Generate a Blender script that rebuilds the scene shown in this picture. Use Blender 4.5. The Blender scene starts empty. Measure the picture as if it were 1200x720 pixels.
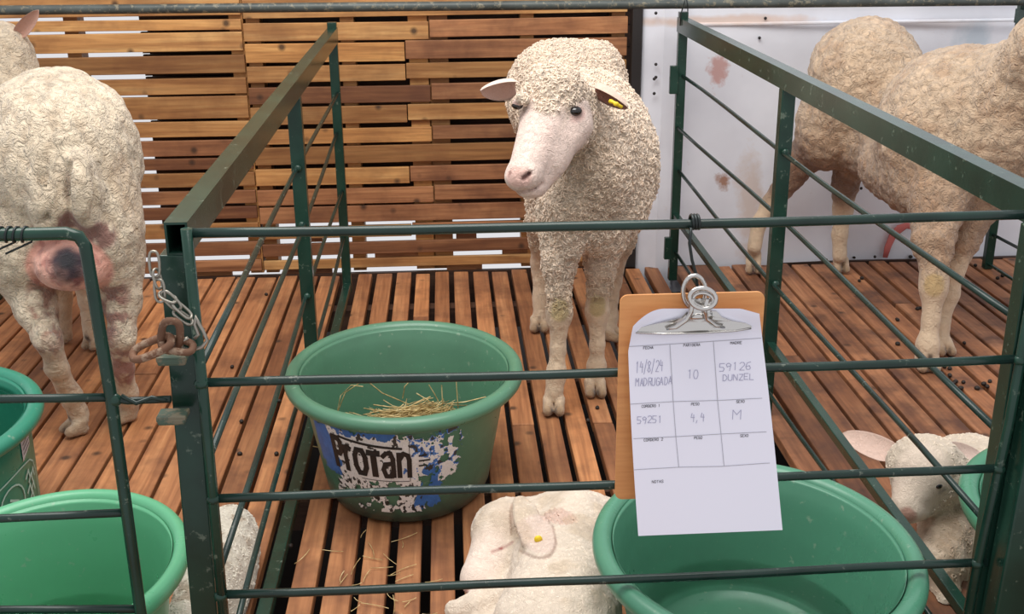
import bpy, bmesh, math, random
import numpy as np
from mathutils import Vector, Matrix
random.seed(7)
rng = np.random.default_rng(7)
SC = bpy.context.scene
COL = SC.collection

# ------------------------------------------------------------------ camera
CAM_H, F_PX, PITCH, YAW, ROLL = 1.4, 1349.86, 0.3468, 0.0545, -0.0080
_d = np.array([math.sin(YAW)*math.cos(PITCH), math.cos(YAW)*math.cos(PITCH), -math.sin(PITCH)])
_r = np.cross(_d, [0, 0, 1]); _r /= np.linalg.norm(_r); _u = np.cross(_r, _d)
_R = _r*math.cos(ROLL)+_u*math.sin(ROLL); _U = -_r*math.sin(ROLL)+_u*math.cos(ROLL)
camd = bpy.data.cameras.new('camera'); cam = bpy.data.objects.new('camera', camd); COL.objects.link(cam)
camd.sensor_width = 36; camd.lens = F_PX/1200*36; camd.clip_start = 0.05; camd.clip_end = 200
cam.matrix_world = Matrix(((_R[0], _U[0], -_d[0], 0), (_R[1], _U[1], -_d[1], 0), (_R[2], _U[2], -_d[2], CAM_H), (0, 0, 0, 1)))
SC.camera = cam

# ------------------------------------------------------------------ light
SC.view_settings.view_transform = 'Standard'; SC.view_settings.look = 'None'
SC.view_settings.gamma = 1; SC.view_settings.use_curve_mapping = False
SC.view_settings.exposure = 0.30
W = bpy.data.worlds.new('daylight'); SC.world = W; W.use_nodes = True
W.node_tree.nodes['Background'].inputs[0].default_value = (0.98, 0.97, 1.0, 1)
W.node_tree.nodes['Background'].inputs[1].default_value = 0.64
def area(name, loc, target, size, power, col=(1, 1, 1)):
    l = bpy.data.lights.new(name, 'AREA'); l.shape = 'RECTANGLE'; l.size, l.size_y = size; l.energy = power; l.color = col
    o = bpy.data.objects.new(name, l); COL.objects.link(o); o.location = loc
    o.rotation_euler = (Vector(target)-Vector(loc)).to_track_quat('-Z', 'Y').to_euler()
    o['kind'] = 'structure'
    return o
area('roof_light', (-0.3, 2.2, 3.6), (0.2, 3.0, 0), (3.0, 2.0), 118, (1.0, 0.97, 0.92))

# ------------------------------------------------------------------ helpers
def lin(c):
    return tuple(((v/255)/12.92 if v/255 <= .04045 else ((v/255+.055)/1.055)**2.4) for v in c)
def P(px, py, Y):                      # a surveyed point: the photograph's pixel at depth Y, in metres
    v = _d+_R*(px-600)/F_PX-_U*(py-360)/F_PX
    t = Y/v[1]
    return np.array([v[0]*t, Y, CAM_H+v[2]*t])
def PZ(px, py, z):                     # ... at height z
    v = _d+_R*(px-600)/F_PX-_U*(py-360)/F_PX
    t = (z-CAM_H)/v[2]
    return np.array([v[0]*t, v[1]*t, z])
def mesh_np(name, V, quads=None, tris=None, smooth=True):
    me = bpy.data.meshes.new(name)
    V = np.asarray(V, np.float32); parts = []; tot = []
    if quads is not None and len(quads): parts.append(np.asarray(quads, np.int32).ravel()); tot.append(np.full(len(quads), 4, np.int32))
    if tris is not None and len(tris): parts.append(np.asarray(tris, np.int32).ravel()); tot.append(np.full(len(tris), 3, np.int32))
    L = np.concatenate(parts); T = np.concatenate(tot)
    me.vertices.add(len(V)); me.vertices.foreach_set('co', V.ravel())
    me.loops.add(len(L)); me.loops.foreach_set('vertex_index', L)
    me.polygons.add(len(T)); st = np.concatenate([[0], np.cumsum(T)[:-1]]).astype(np.int32)
    me.polygons.foreach_set('loop_start', st); me.polygons.foreach_set('loop_total', T)
    me.polygons.foreach_set('use_smooth', np.full(len(T), smooth))
    me.update(calc_edges=True)
    return me
def link(name, data, mat=None, parent=None, loc=None):
    o = bpy.data.objects.new(name, data); COL.objects.link(o)
    if mat is not None and data is not None and hasattr(data, 'materials') and len(data.materials) == 0: data.materials.append(mat)
    if parent is not None: o.parent = parent
    if loc is not None: o.location = loc
    return o
def tag(o, label=None, cat=None, group=None, kind=None):
    if label: o['label'] = label
    if cat: o['category'] = cat
    if group: o['group'] = group
    if kind: o['kind'] = kind
    return o
def thing(name, label, cat, loc=(0, 0, 0), group=None, kind=None):
    o = bpy.data.objects.new(name, None); COL.objects.link(o); o.location = loc; o.empty_display_size = .05
    return tag(o, label, cat, group, kind)

class MB:                               # collects shapes in WORLD coordinates, builds ONE mesh object
    def __init__(s): s.bm = bmesh.new(); s.smooth_faces = []
    def box(s, c, size, rot=None, bevel=0):
        r = bmesh.ops.create_cube(s.bm, size=1)['verts']
        M = Matrix.Translation(c) @ (rot.to_4x4() if rot is not None else Matrix.Identity(4)) @ Matrix.Diagonal((*size, 1))
        bmesh.ops.transform(s.bm, matrix=M, verts=r)
        if bevel:
            es = list({e for v in r for e in v.link_edges})
            bmesh.ops.bevel(s.bm, geom=es, offset=bevel, segments=2, affect='EDGES', profile=.5)
        return s
    def beam(s, a, b, w, h, up=(0, 0, 1), bevel=.003):          # rectangular bar from a to b
        a, b = Vector(a), Vector(b); d = (b-a); L = d.length; d.normalize()
        x = d.cross(Vector(up)).normalized(); z = x.cross(d)
        rot = Matrix((x, d, z)).transposed()
        return s.box((a+b)/2, (w, L, h), rot, bevel)
    def tube(s, pts, r, n=10, cap=True, closed=False):
        pts = [Vector(p) for p in pts]; N = len(pts); rr = r if hasattr(r, '__len__') else [r]*N
        rings = []; up = None
        for i, p in enumerate(pts):
            if closed: t = pts[(i+1) % N]-pts[i-1]
            else: t = pts[min(i+1, N-1)]-pts[max(i-1, 0)]
            t.normalize()
            if up is None: up = t.orthogonal().normalized()
            else: up = (up-t*up.dot(t)).normalized()
            v = t.cross(up)
            rings.append([s.bm.verts.new(p+(up*math.cos(k/n*2*math.pi)+v*math.sin(k/n*2*math.pi))*rr[i]) for k in range(n)])
        M = N if closed else N-1
        for i in range(M):
            A, B = rings[i], rings[(i+1) % N]
            off = 0
            if closed and i == N-1:
                off = min(range(n), key=lambda q: (A[0].co-B[q].co).length)
            for k in range(n):
                f = s.bm.faces.new((A[k], A[(k+1) % n], B[(k+1+off) % n], B[(k+off) % n])); f.smooth = True
        if cap and not closed:
            s.bm.faces.new(rings[0][::-1]); s.bm.faces.new(rings[-1])
        return s
    def prism(s, poly, depth_vec):
        vs = [s.bm.verts.new(p) for p in poly]; f = s.bm.faces.new(vs)
        r = bmesh.ops.extrude_face_region(s.bm, geom=[f])
        bmesh.ops.translate(s.bm, vec=depth_vec, verts=[e for e in r['geom'] if isinstance(e, bmesh.types.BMVert)])
        return s
    def ball(s, c, r, seg=16, scale=(1, 1, 1), rot=None):
        q = bmesh.ops.create_uvsphere(s.bm, u_segments=seg, v_segments=max(6, seg//2), radius=r)['verts']
        M = Matrix.Translation(c) @ (rot.to_4x4() if rot is not None else Matrix.Identity(4)) @ Matrix.Diagonal((*scale, 1))
        bmesh.ops.transform(s.bm, matrix=M, verts=q)
        for v in q:
            for f in v.link_faces: f.smooth = True
        return s
    def build(s, name, mat, parent=None, kind=None):
        bmesh.ops.recalc_face_normals(s.bm, faces=s.bm.faces)
        off = Vector((0, 0, 0))
        q = parent
        while q is not None: off += q.location; q = q.parent
        if off.length > 0: bmesh.ops.translate(s.bm, vec=-off, verts=s.bm.verts)
        me = bpy.data.meshes.new(name); s.bm.to_mesh(me); s.bm.free()
        o = link(name, me, mat, parent)
        if kind: o['kind'] = kind
        return o

# ------------------------------------------------------------------ materials
def newmat(name):
    m = bpy.data.materials.new(name); m.use_nodes = True
    nt = m.node_tree; b = nt.nodes['Principled BSDF']
    return m, nt, b
def N(nt, t, **k):
    n = nt.nodes.new(t)
    for a, v in k.items():
        if a.startswith('_'): setattr(n, a[1:], v)
        else: n.inputs[int(a[1:]) if a[0] == 'i' and a[1:].isdigit() else a].default_value = v
    return n
def ramp(nt, stops, src=None):
    r = nt.nodes.new('ShaderNodeValToRGB'); e = r.color_ramp.elements
    while len(e) < len(stops): e.new(.5)
    for q, (p, c) in zip(e, stops): q.position = p; q.color = (*c, 1) if len(c) == 3 else c
    if src is not None: nt.links.new(src, r.inputs[0])
    return r
def mix(nt, fac, a, b, mode='MIX'):
    m = nt.nodes.new('ShaderNodeMix'); m.data_type = 'RGBA'; m.blend_type = mode
    for s, v in ((0, fac), (6, a), (7, b)):
        if hasattr(v, 'is_output'): nt.links.new(v, m.inputs[s])
        elif s == 0: m.inputs[0].default_value = v
        else: m.inputs[s].default_value = (*v, 1) if len(v) == 3 else v
    return m.outputs[2]
def texco(nt, scale=(1, 1, 1), obj_random=True, coord='Object'):
    tc = nt.nodes.new('ShaderNodeTexCoord'); mp = nt.nodes.new('ShaderNodeMapping'); mp.inputs['Scale'].default_value = scale
    nt.links.new(tc.outputs[coord], mp.inputs[0])
    if obj_random:
        oi = nt.nodes.new('ShaderNodeObjectInfo')
        mul = nt.nodes.new('ShaderNodeVectorMath'); mul.operation = 'SCALE'; mul.inputs[0].default_value = (37, 53, 71)
        nt.links.new(oi.outputs['Random'], mul.inputs['Scale']); nt.links.new(mul.outputs[0], mp.inputs['Location'])
        return mp.outputs[0], oi.outputs['Random'], tc
    return mp.outputs[0], None, tc
def bump(nt, b, h, strength, dist=.01):
    n = nt.nodes.new('ShaderNodeBump'); n.inputs['Strength'].default_value = strength; n.inputs['Distance'].default_value = dist
    nt.links.new(h, n.inputs['Height']); nt.links.new(n.outputs[0], b.inputs['Normal']); return n

def wood(name, base, dark, light, axis, stain=(.10, .05, .025), rough=.62, stain_amt=.5):
    m, nt, b = newmat(name)
    sc = [26, 26, 26]; sc[axis] = 1.6
    v, rnd, tc = texco(nt, tuple(sc))
    n1 = N(nt, 'ShaderNodeTexNoise', Scale=1.0, Detail=5.0, Roughness=.6, Distortion=.6); nt.links.new(v, n1.inputs['Vector'])
    c = ramp(nt, [(.25, lin(dark)), (.5, lin(base)), (.70, lin(light))], n1.outputs[0]).outputs[0]
    fs = [110, 110, 110]; fs[axis] = 5
    fv, _, _ = texco(nt, tuple(fs)); fn = N(nt, 'ShaderNodeTexNoise', Scale=1.0, Detail=3.0); nt.links.new(fv, fn.inputs['Vector'])
    c = mix(nt, .55, c, ramp(nt, [(.3, (.62, .58, .54)), (.6, (1.12, 1.12, 1.1))], fn.outputs[0]).outputs[0], 'MULTIPLY')
    # per-board tone
    rr = ramp(nt, [(0, (.62, .56, .52)), (.35, (.92, .88, .84)), (.7, (1.08, 1.05, 1.02)), (1, (1.30, 1.24, 1.12))], rnd).outputs[0]
    c = mix(nt, 1.0, c, rr, 'MULTIPLY')
    sv, _, _ = texco(nt, (5, 5, 5)); sc2 = N(nt, 'ShaderNodeTexNoise', Scale=1.0, Detail=4.0, Roughness=.65); nt.links.new(sv, sc2.inputs['Vector'])
    st = ramp(nt, [(.45, (0, 0, 0)), (.68, (stain_amt,)*3)], sc2.outputs[0]).outputs[0]
    c = mix(nt, st, c, stain)
    # knots / nail stains
    kv, _, _ = texco(nt, (9, 9, 9)); vo = N(nt, 'ShaderNodeTexVoronoi', Scale=1.0); nt.links.new(kv, vo.inputs['Vector'])
    kk = ramp(nt, [(.06, (.85,)*3), (.16, (0, 0, 0))], vo.outputs['Distance']).outputs[0]
    c = mix(nt, kk, c, (.035, .018, .01))
    nt.links.new(c, b.inputs['Base Color']); b.inputs['Roughness'].default_value = rough
    bump(nt, b, n1.outputs[0], .35, .004)
    return m
M = {}
M['floor_wood'] = wood('floor_wood', (172, 118, 79), (132, 84, 54), (198, 144, 100), 1, stain=lin((88, 52, 36)), stain_amt=.6)
M['floor_wood_soiled'] = wood('floor_wood_soiled', (154, 104, 72), (116, 74, 52), (182, 130, 94), 1, stain=lin((78, 50, 40)), stain_amt=.85)
M['wall_wood'] = wood('wall_wood', (184, 136, 84), (146, 98, 56), (210, 168, 112), 0, stain=lin((112, 68, 40)), stain_amt=.45)
M['wall_wood_red'] = wood('wall_wood_red', (156, 108, 74), (116, 74, 48), (184, 136, 96), 0, stain=lin((92, 54, 38)), stain_amt=.55)
M['dark_wood'] = wood('dark_wood', (72, 50, 40), (40, 28, 24), (95, 70, 55), 0, stain_amt=.3)

def painted(name, col, chip, rough=.38, chip_amt=.62):
    m, nt, b = newmat(name)
    v, r, tc = texco(nt, (1, 1, 1))
    n = N(nt, 'ShaderNodeTexNoise', Scale=42.0, Detail=6.0, Roughness=.7); nt.links.new(v, n.inputs['Vector'])
    n2 = N(nt, 'ShaderNodeTexNoise', Scale=9.0, Detail=3.0); nt.links.new(v, n2.inputs['Vector'])
    base = ramp(nt, [(.3, tuple(x*.7 for x in lin(col))), (.7, tuple(min(1, x*1.35) for x in lin(col)))], n2.outputs[0]).outputs[0]
    f = ramp(nt, [(chip_amt, (0, 0, 0)), (chip_amt+.06, (.8,)*3)], n.outputs[0]).outputs[0]
    c = mix(nt, f, base, lin(chip))
    nt.links.new(c, b.inputs['Base Color']); b.inputs['Roughness'].default_value = rough
    b.inputs['Specular IOR Level'].default_value = .38
    bump(nt, b, n.outputs[0], .15, .002)
    return m
M['green_paint'] = painted('green_paint', (27, 56, 46), (104, 118, 104), .22, .61)
M['rod_paint'] = painted('rod_paint', (28, 48, 43), (104, 112, 102), .27, .62)
M['pipe'] = painted('pipe', (72, 78, 76), (128, 122, 104), .4, .55)
M['rust'] = painted('rust', (104, 74, 56), (150, 128, 108), .75, .50)
M['tab_metal'] = painted('tab_metal', (74, 92, 78), (120, 110, 90), .55, .5)
def flat(name, col, rough=.5, metal=0, spec=.5):
    m, nt, b = newmat(name); b.inputs['Base Color'].default_value = (*lin(col), 1); b.inputs['Roughness'].default_value = rough
    b.inputs['Metallic'].default_value = metal; b.inputs['Specular IOR Level'].default_value = spec
    return m
M['zinc'] = flat('zinc', (160, 156, 146), .42, .9)
M['steel'] = flat('steel', (205, 203, 200), .2, 1.0)
M['wire'] = flat('wire', (48, 54, 54), .4, .6)
M['eye'] = flat('eye', (16, 11, 12), .08, 0, .8)
M['tag_yellow'] = flat('tag_yellow', (232, 200, 40), .4)
M['ink'] = flat('ink', (70, 70, 80), .6)
M['pencil'] = flat('pencil', (172, 172, 196), .7)
M['line'] = flat('line', (178, 178, 188), .7)
M['dropping'] = flat('dropping', (36, 26, 20), .6)
M['dark_pit'] = flat('dark_pit', (30, 20, 16), .9)
M['black_steel'] = flat('black_steel', (38, 34, 34), .6)

def plastic(name, col, dirt=(60, 80, 60), rough=.33, grime=.35):
    m, nt, b = newmat(name)
    v, r, tc = texco(nt, (1, 1, 1), False)
    n = N(nt, 'ShaderNodeTexNoise', Scale=6.0, Detail=5.0, Roughness=.65); nt.links.new(v, n.inputs['Vector'])
    n2 = N(nt, 'ShaderNodeTexNoise', Scale=70.0, Detail=3.0); nt.links.new(v, n2.inputs['Vector'])
    f = ramp(nt, [(.42, (0, 0, 0)), (.75, (grime,)*3)], n.outputs[0]).outputs[0]
    c = mix(nt, f, lin(col), lin(dirt))
    g = ramp(nt, [(.66, (0, 0, 0)), (.74, (.45,)*3)], n2.outputs[0]).outputs[0]
    c = mix(nt, g, c, lin((150, 165, 145)))
    nt.links.new(c, b.inputs['Base Color'])
    rr = ramp(nt, [(.3, (rough-.08,)*3), (.8, (rough+.2,)*3)], n.outputs[0]).outputs[0]
    nt.links.new(rr, b.inputs['Roughness'])
    return m
M['tub_old'] = plastic('tub_old', (84, 130, 104), (66, 92, 76))
_nt = M['tub_old'].node_tree; _b = _nt.nodes['Principled BSDF']; _src = _b.inputs['Base Color'].links[0].from_socket
_tc = _nt.nodes.new('ShaderNodeTexCoord'); _sp = _nt.nodes.new('ShaderNodeSeparateXYZ'); _nt.links.new(_tc.outputs['Object'], _sp.inputs[0])
_nn = N(_nt, 'ShaderNodeTexNoise', Scale=14.0, Detail=5.0, Roughness=.7); _nt.links.new(_tc.outputs['Object'], _nn.inputs['Vector'])
_m = _nt.nodes.new('ShaderNodeMath'); _m.operation = 'MULTIPLY_ADD'; _nt.links.new(_nn.outputs[0], _m.inputs[0]); _m.inputs[1].default_value = .10; _nt.links.new(_sp.outputs[2], _m.inputs[2])
_f = ramp(_nt, [(.075, (.85,)*3), (.135, (0, 0, 0))], _m.outputs[0])     # mud caked round the base
_nt.links.new(mix(_nt, _f.outputs[0], _src, lin((70, 68, 60))), _b.inputs['Base Color'])
M['tub_big'] = plastic('tub_big', (78, 136, 110), (58, 100, 82), .3, .25)
M['tub_bright'] = plastic('tub_bright', (92, 168, 126), (80, 148, 110), .3, .2)
M['tub_teal'] = plastic('tub_teal', (48, 132, 108), (44, 112, 92), .32, .25)
M['tub_right'] = plastic('tub_right', (74, 140, 110), (64, 118, 94), .32, .25)
def water_mat():
    m, nt, b = newmat('water'); b.inputs['Base Color'].default_value = (.85, .95, .92, 1); b.inputs['Roughness'].default_value = .03
    b.inputs['Transmission Weight'].default_value = 1; b.inputs['IOR'].default_value = 1.33
    v, _, tc = texco(nt, (1, 1, 1), False); n = N(nt, 'ShaderNodeTexNoise', Scale=9.0, Detail=2.0); nt.links.new(v, n.inputs['Vector'])
    bump(nt, b, n.outputs[0], .08, .01)
    return m
M['water'] = water_mat()

def vinyl():
    m, nt, b = newmat('white_panel')
    v, _, tc = texco(nt, (1, 1, 1), False)
    n = N(nt, 'ShaderNodeTexNoise', Scale=2.2, Detail=4.0, Roughness=.55); nt.links.new(v, n.inputs['Vector'])
    c = ramp(nt, [(.35, lin((220, 223, 233))), (.6, lin((236, 239, 248)))], n.outputs[0]).outputs[0]
    n2 = N(nt, 'ShaderNodeTexNoise', Scale=14.0, Detail=5.0, Roughness=.7); nt.links.new(v, n2.inputs['Vector'])
    sp = ramp(nt, [(.66, (0, 0, 0)), (.78, (.35,)*3)], n2.outputs[0]).outputs[0]
    c = mix(nt, sp, c, lin((176, 150, 130)))
    # reddish-brown smudges, pale bands, tan and bluish patches, one streak of red marker paint
    def blob(c, px, py, rx, rz, col, amt, nz=26.0):
        q = P(px, py, 4.30)
        mp = nt.nodes.new('ShaderNodeMapping'); mp.vector_type = 'POINT'
        mp.inputs['Location'].default_value = (-q[0]/rx, 0, -q[2]/rz); mp.inputs['Scale'].default_value = (1/rx, 0, 1/rz)
        nt.links.new(tc.outputs['Object'], mp.inputs[0])
        ln = nt.nodes.new('ShaderNodeVectorMath'); ln.operation = 'LENGTH'; nt.links.new(mp.outputs[0], ln.inputs[0])
        nn = N(nt, 'ShaderNodeTexNoise', Scale=nz, Detail=4.0, Roughness=.7); nt.links.new(tc.outputs['Object'], nn.inputs['Vector'])
        ad = nt.nodes.new('ShaderNodeMath'); ad.operation = 'MULTIPLY_ADD'; nt.links.new(nn.outputs[0], ad.inputs[0]); ad.inputs[1].default_value = 1.6
        nt.links.new(ln.outputs['Value'], ad.inputs[2])
        f = ramp(nt, [(.70, (amt,)*3), (1.0, (0, 0, 0))], None)
        mm = nt.nodes.new('ShaderNodeMath'); mm.operation = 'MULTIPLY'; mm.inputs[1].default_value = .62; nt.links.new(ad.outputs[0], mm.inputs[0]); nt.links.new(mm.outputs[0], f.inputs[0])
        return mix(nt, f.outputs[0], c, lin(col))
    c = blob(c, 843, 84, .055, .10, (190, 130, 118), .75)
    c = blob(c, 849, 214, .045, .05, (160, 112, 84), .9)
    c = blob(c, 832, 25, .5, .028, (214, 190, 176), .8, 4.0)
    c = blob(c, 1100, 30, .5, .028, (205, 196, 196), .6, 4.0)
    c = blob(c, 880, 235, .08, .28, (205, 182, 165), .6, 8.0)
    c = blob(c, 1150, 45, .12, .08, (170, 190, 205), .6, 6.0)
    nt.links.new(c, b.inputs['Base Color']); b.inputs['Roughness'].default_value = .45
    bump(nt, b, n.outputs[0], .25, .03)
    return m
M['vinyl'] = vinyl()

def fur(name, bscale, bstr, spots=None, sheen=.3):
    m, nt, b = newmat(name)
    at = nt.nodes.new('ShaderNodeAttribute'); at.attribute_name = 'Col'
    v, _, tc = texco(nt, (1, 1, 1), False)
    n = N(nt, 'ShaderNodeTexNoise', Scale=bscale, Detail=4.0, Roughness=.6, Distortion=1.2); nt.links.new(v, n.inputs['Vector'])
    vo = N(nt, 'ShaderNodeTexVoronoi', Scale=bscale*.9); vo.feature = 'SMOOTH_F1'; nt.links.new(n.outputs['Color'], vo.inputs['Vector'])
    mpv = mix(nt, .12, tc.outputs['Object'], n.outputs['Color'])
    nt.links.new(mpv, vo.inputs['Vector'])
    vr = ramp(nt, [(.0, (1.08, 1.07, 1.06)), (.6, (.78, .74, .68))], n.outputs[0]).outputs[0]
    c = mix(nt, .6, at.outputs['Color'], vr, 'MULTIPLY')
    wool = at.outputs['Alpha']
    c = mix(nt, wool, at.outputs['Color'], c)
    nt.links.new(c, b.inputs['Base Color']); b.inputs['Roughness'].default_value = .8
    b.inputs['Sheen Weight'].default_value = sheen; b.inputs['Sheen Roughness'].default_value = .5
    b.inputs['Subsurface Weight'].default_value = .0
    hm = nt.nodes.new('ShaderNodeMath'); hm.operation = 'MULTIPLY_ADD'; nt.links.new(vo.outputs['Distance'], hm.inputs[0]); hm.inputs[1].default_value = -1.0; nt.links.new(n.outputs[0], hm.inputs[2])
    hw = nt.nodes.new('ShaderNodeMath'); hw.operation = 'MULTIPLY'; nt.links.new(hm.outputs[0], hw.inputs[0])
    sub = nt.nodes.new('ShaderNodeMath'); sub.operation = 'MULTIPLY_ADD'; nt.links.new(wool, sub.inputs[0]); sub.inputs[1].default_value = .70; sub.inputs[2].default_value = .30
    nt.links.new(sub.outputs[0], hw.inputs[1])
    bump(nt, b, hw.outputs[0], bstr, .012)
    return m
M['fleece'] = fur('fleece', 55, .9)
M['fleece_lock'] = fur('fleece_lock', 38, .9)
M['lamb_coat'] = fur('lamb_coat', 70, .55)
def tuft_mat():
    m, nt, b = newmat('wool_curl'); at = nt.nodes.new('ShaderNodeAttribute'); at.attribute_name = 'Col'
    nt.links.new(at.outputs['Color'], b.inputs['Base Color']); b.inputs['Roughness'].default_value = .85; b.inputs['Sheen Weight'].default_value = .3
    return m
M['curl'] = tuft_mat()

# ------------------------------------------------------------------ the setting
floor = thing('floor', None, None, kind='structure')
Y0, Y1 = 0.9, 4.295
def slat_mesh(w, L, t=.032, cuts=(0, 1)):
    mb = MB(); mb.box((0, 0, -t/2), (w, L, t), None, .0035)
    bmesh.ops.recalc_face_normals(mb.bm, faces=mb.bm.faces)
    me = bpy.data.meshes.new('floor_slat'); mb.bm.to_mesh(me); mb.bm.free(); return me
slat_cache = {}
def slat(xa, xb, ya, yb):
    w = round(xb-xa, 3); L = round(yb-ya, 2); mt = 'floor_wood_soiled' if xa > .86 else 'floor_wood'
    if (w, L, mt) not in slat_cache: slat_cache[(w, L, mt)] = slat_mesh(w, L)
    o = link('floor_slat', slat_cache[(w, L, mt)], M[mt], floor, ((xa+xb)/2, (ya+yb)/2, random.uniform(-.0025, .0)))
    o.rotation_euler = (random.uniform(-.0008, .0008), random.uniform(-.012, .012), random.uniform(-.0012, .0012))
def run_of_slats(gaps, gw, y1f=lambda x: Y1, joint_p=.35):
    for a, b_ in zip(gaps[:-1], gaps[1:]):
        g = gw*random.uniform(.7, 1.3)
        y1 = y1f((a+b_)/2)+random.uniform(-.015, .01)
        if random.random() < joint_p:
            j = random.choice([2.2, 3.35, 2.9, 3.8])
            slat(a+g/2, b_-g/2, Y0, j-.002); slat(a+g/2, b_-g/2, j+.002, y1)
        else: slat(a+g/2, b_-g/2, Y0, y1)
run_of_slats([-.432-.081*k for k in range(24)][::-1], .010, joint_p=.5)
run_of_slats([-.3745+.0748*k for k in range(17)], .019, joint_p=.15)
run_of_slats([.866+.0787*k for k in range(28)], .014, joint_p=.3)
mb = MB()
for yj in (1.2, 1.9, 2.6, 3.3, 4.0): mb.box((.4, yj, -.075), (5.4, .06, .08))
mb.build('floor_joist', M['dark_wood'], floor, 'stuff')
mb = MB(); mb.box((.4, 4.335, -.108), (6.5, .02, .2)); mb.build('daylight_stop', M['dark_wood'], floor)  # board added behind the slat ends to keep daylight out of the gaps
mb = MB(); mb.box((.4, 2.7, -.42), (6.5, 4.4, .02)); o = mb.build('pit_ground', M['dark_pit']); o['kind'] = 'structure'  # dark ground plane of the pit below the slats

# wooden back wall: three upright pallets, boards one by one
wall = thing('wall_back', None, None, kind='structure')
YW = 4.33
def plank(xa, xb, zc, h, y, mat, tilt=0):
    key = (round(xb-xa, 2), round(h, 3), mat)
    if key not in slat_cache:
        q = MB(); q.box((0, 0, 0), (key[0], .018, key[1]), None, .002)
        bmesh.ops.recalc_face_normals(q.bm, faces=q.bm.faces)
        me = bpy.data.meshes.new('plank'); q.bm.to_mesh(me); q.bm.free(); me.materials.append(M[mat]); slat_cache[key] = me
    o = link('plank', slat_cache[key], None, wall, ((xa+xb)/2, y, zc)); o.rotation_euler = (random.uniform(-.01, .01), tilt, 0)
rowsC = [(.954+.17, .890+.165), (.954+.085, .890+.082), (.954, .89), (.881, .813), (.80, .741), (.722, .661), (.649, .584), (.565, .51), (.497, .431), (.414, .351), (.334, .274), (.263, .199), (.186, .140), (.118, .070), (.050, .014)]
rowsA = [(1.15, 1.075), (1.06, .985), (.972, .935), (.925, .858), (.842, .778), (.76, .702), (.694, .612), (.602, .545), (.53, .472), (.462, .42), (.405, .352), (.335, .285), (.272, .225), (.208, .150), (.132, .078), (.058, .012)]
XA0, XA1, XB1, XC1 = -1.95, -.735, -.07, .672
for i, (t, b_) in enumerate(rowsA):
    h = t-b_
    if i % 3 == 1:
        plank(XA0, XA1+.30*(i % 2), (t+b_)/2, h, YW, 'wall_wood', random.uniform(-.003, .002)) if not i % 2 else plank(XA0, XA1-.003, (t+b_)/2, h, YW, 'wall_wood', random.uniform(-.003, .002))
    else:
        plank(XA0, XA1-.003, (t+b_)/2, h, YW, 'wall_wood' if i < 8 else 'wall_wood_red', random.uniform(-.003, .002))
for i, (t, b_) in enumerate(rowsC):
    h = t-b_; red = 'wall_wood_red' if (i > 8 or i in (3, 5)) else 'wall_wood'
    if i % 3 == 0 or i == 4:
        plank(XA1+.003, XB1-.08-.003, (t+b_)/2, h, YW, 'wall_wood', random.uniform(-.003, .003))
        plank(XB1-.08, XC1, (t+b_)/2+.006, h*random.uniform(.88, 1), YW, red, random.uniform(-.006, .0))
    elif i in (2, 5, 7, 10):
        plank(XA1+.003, XB1-.003+.01, (t+b_)/2, h, YW, red, random.uniform(-.003, .003))
        plank(XB1+.012, XC1, (t+b_)/2+.008, h*random.uniform(.88, 1), YW-.004, 'wall_wood_red', random.uniform(-.006, .0))
    else:
        plank(XA1+.003, XC1, (t+b_)/2+.003, h, YW, red if i % 2 else 'wall_wood', random.uniform(-.005, -.001))
# higher boards, above the frame
for z in (1.17, 1.26, 1.35, 1.44, 1.53, 1.62, 1.71, 1.80):
    plank(XA0, XA1-.003, z+.03, .07, YW, 'wall_wood'); plank(XA1+.003, XC1, z, .065, YW, 'wall_wood')
# stringer uprights behind the boards
for x in (-1.93, -1.35, -.76, -.70, -.36, -.10, -.03, .30, .64):
    mb = MB(); mb.box((x, YW+.05, .93), (.075 if x in (-.10, -.03) else .05, .08, 1.86)); mb.build('stringer', M['wall_wood'], wall)
# second skin of boards (the pallets' backs), starting right of the daylight gap and well above the floor
q = MB()
for k in range(21):
    q.box((-.21, YW+.115, .215+k*.083), (1.84, .018, .078))
q.build('backing_board', M['dark_wood'], wall, 'stuff')
for xa, xb, z0_, z1_ in ((-.66, -.47, -.02, .035), (-.02, .12, -.02, .03), (.36, .67, -.02, .045), (-.30, -.13, .035, .075), (.20, .30, .03, .075), (-1.05, -.86, -.02, .04), (-.58, -.50, .12, .15), (.02, .10, .11, .15)):
    q = MB(); q.box(((xa+xb)/2, YW+.02, (z0_+z1_)/2), (xb-xa, .02, z1_-z0_)); q.build('packing_board', M['wall_wood_red'], wall)
q = MB(); q.box((-.2, YW+.22, 1.08), (1.86, .02, 1.6)); q.build('backing_sheet', M['dark_pit'], wall)

# dark steel upright and the white panelled wall
mb = MB(); mb.box((.706, YW+.0, 1.0), (.036, .05, 2.0), None, .002); o = mb.build('trim_2', M['black_steel']); o['kind'] = 'structure'
wr = thing('wall_right', None, None, kind='structure')
def panel(name, xa, xb, ya, yb, z0=-.12, z1=2.0, amp=.006):
    nx, nz = 40, 60; V = []; Q = []
    for j in range(nz+1):
        for i in range(nx+1):
            s = i/nx; x = xa+(xb-xa)*s; z = z0+(z1-z0)*j/nz
            y = ya+(yb-ya)*s + amp*math.sin(x*9+math.sin(z*5)*1.3)*math.sin(z*3.1+x)
            V.append((x, y, z))
    for j in range(nz):
        for i in range(nx): a = j*(nx+1)+i; Q.append((a, a+1, a+nx+2, a+nx+1))
    n = len(V); V2 = V+[(x, y+.012, z) for x, y, z in V]; Q2 = Q+[tuple(k+n for k in f[::-1]) for f in Q]
    o = link(name, mesh_np(name, V2, Q2), M['vinyl'], wr); return o
panel('wall_panel', .728, .80, YW-.01, YW-.055, amp=.002)
panel('wall_panel', .80, .862, YW-.055, YW-.05, amp=.001)
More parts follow.
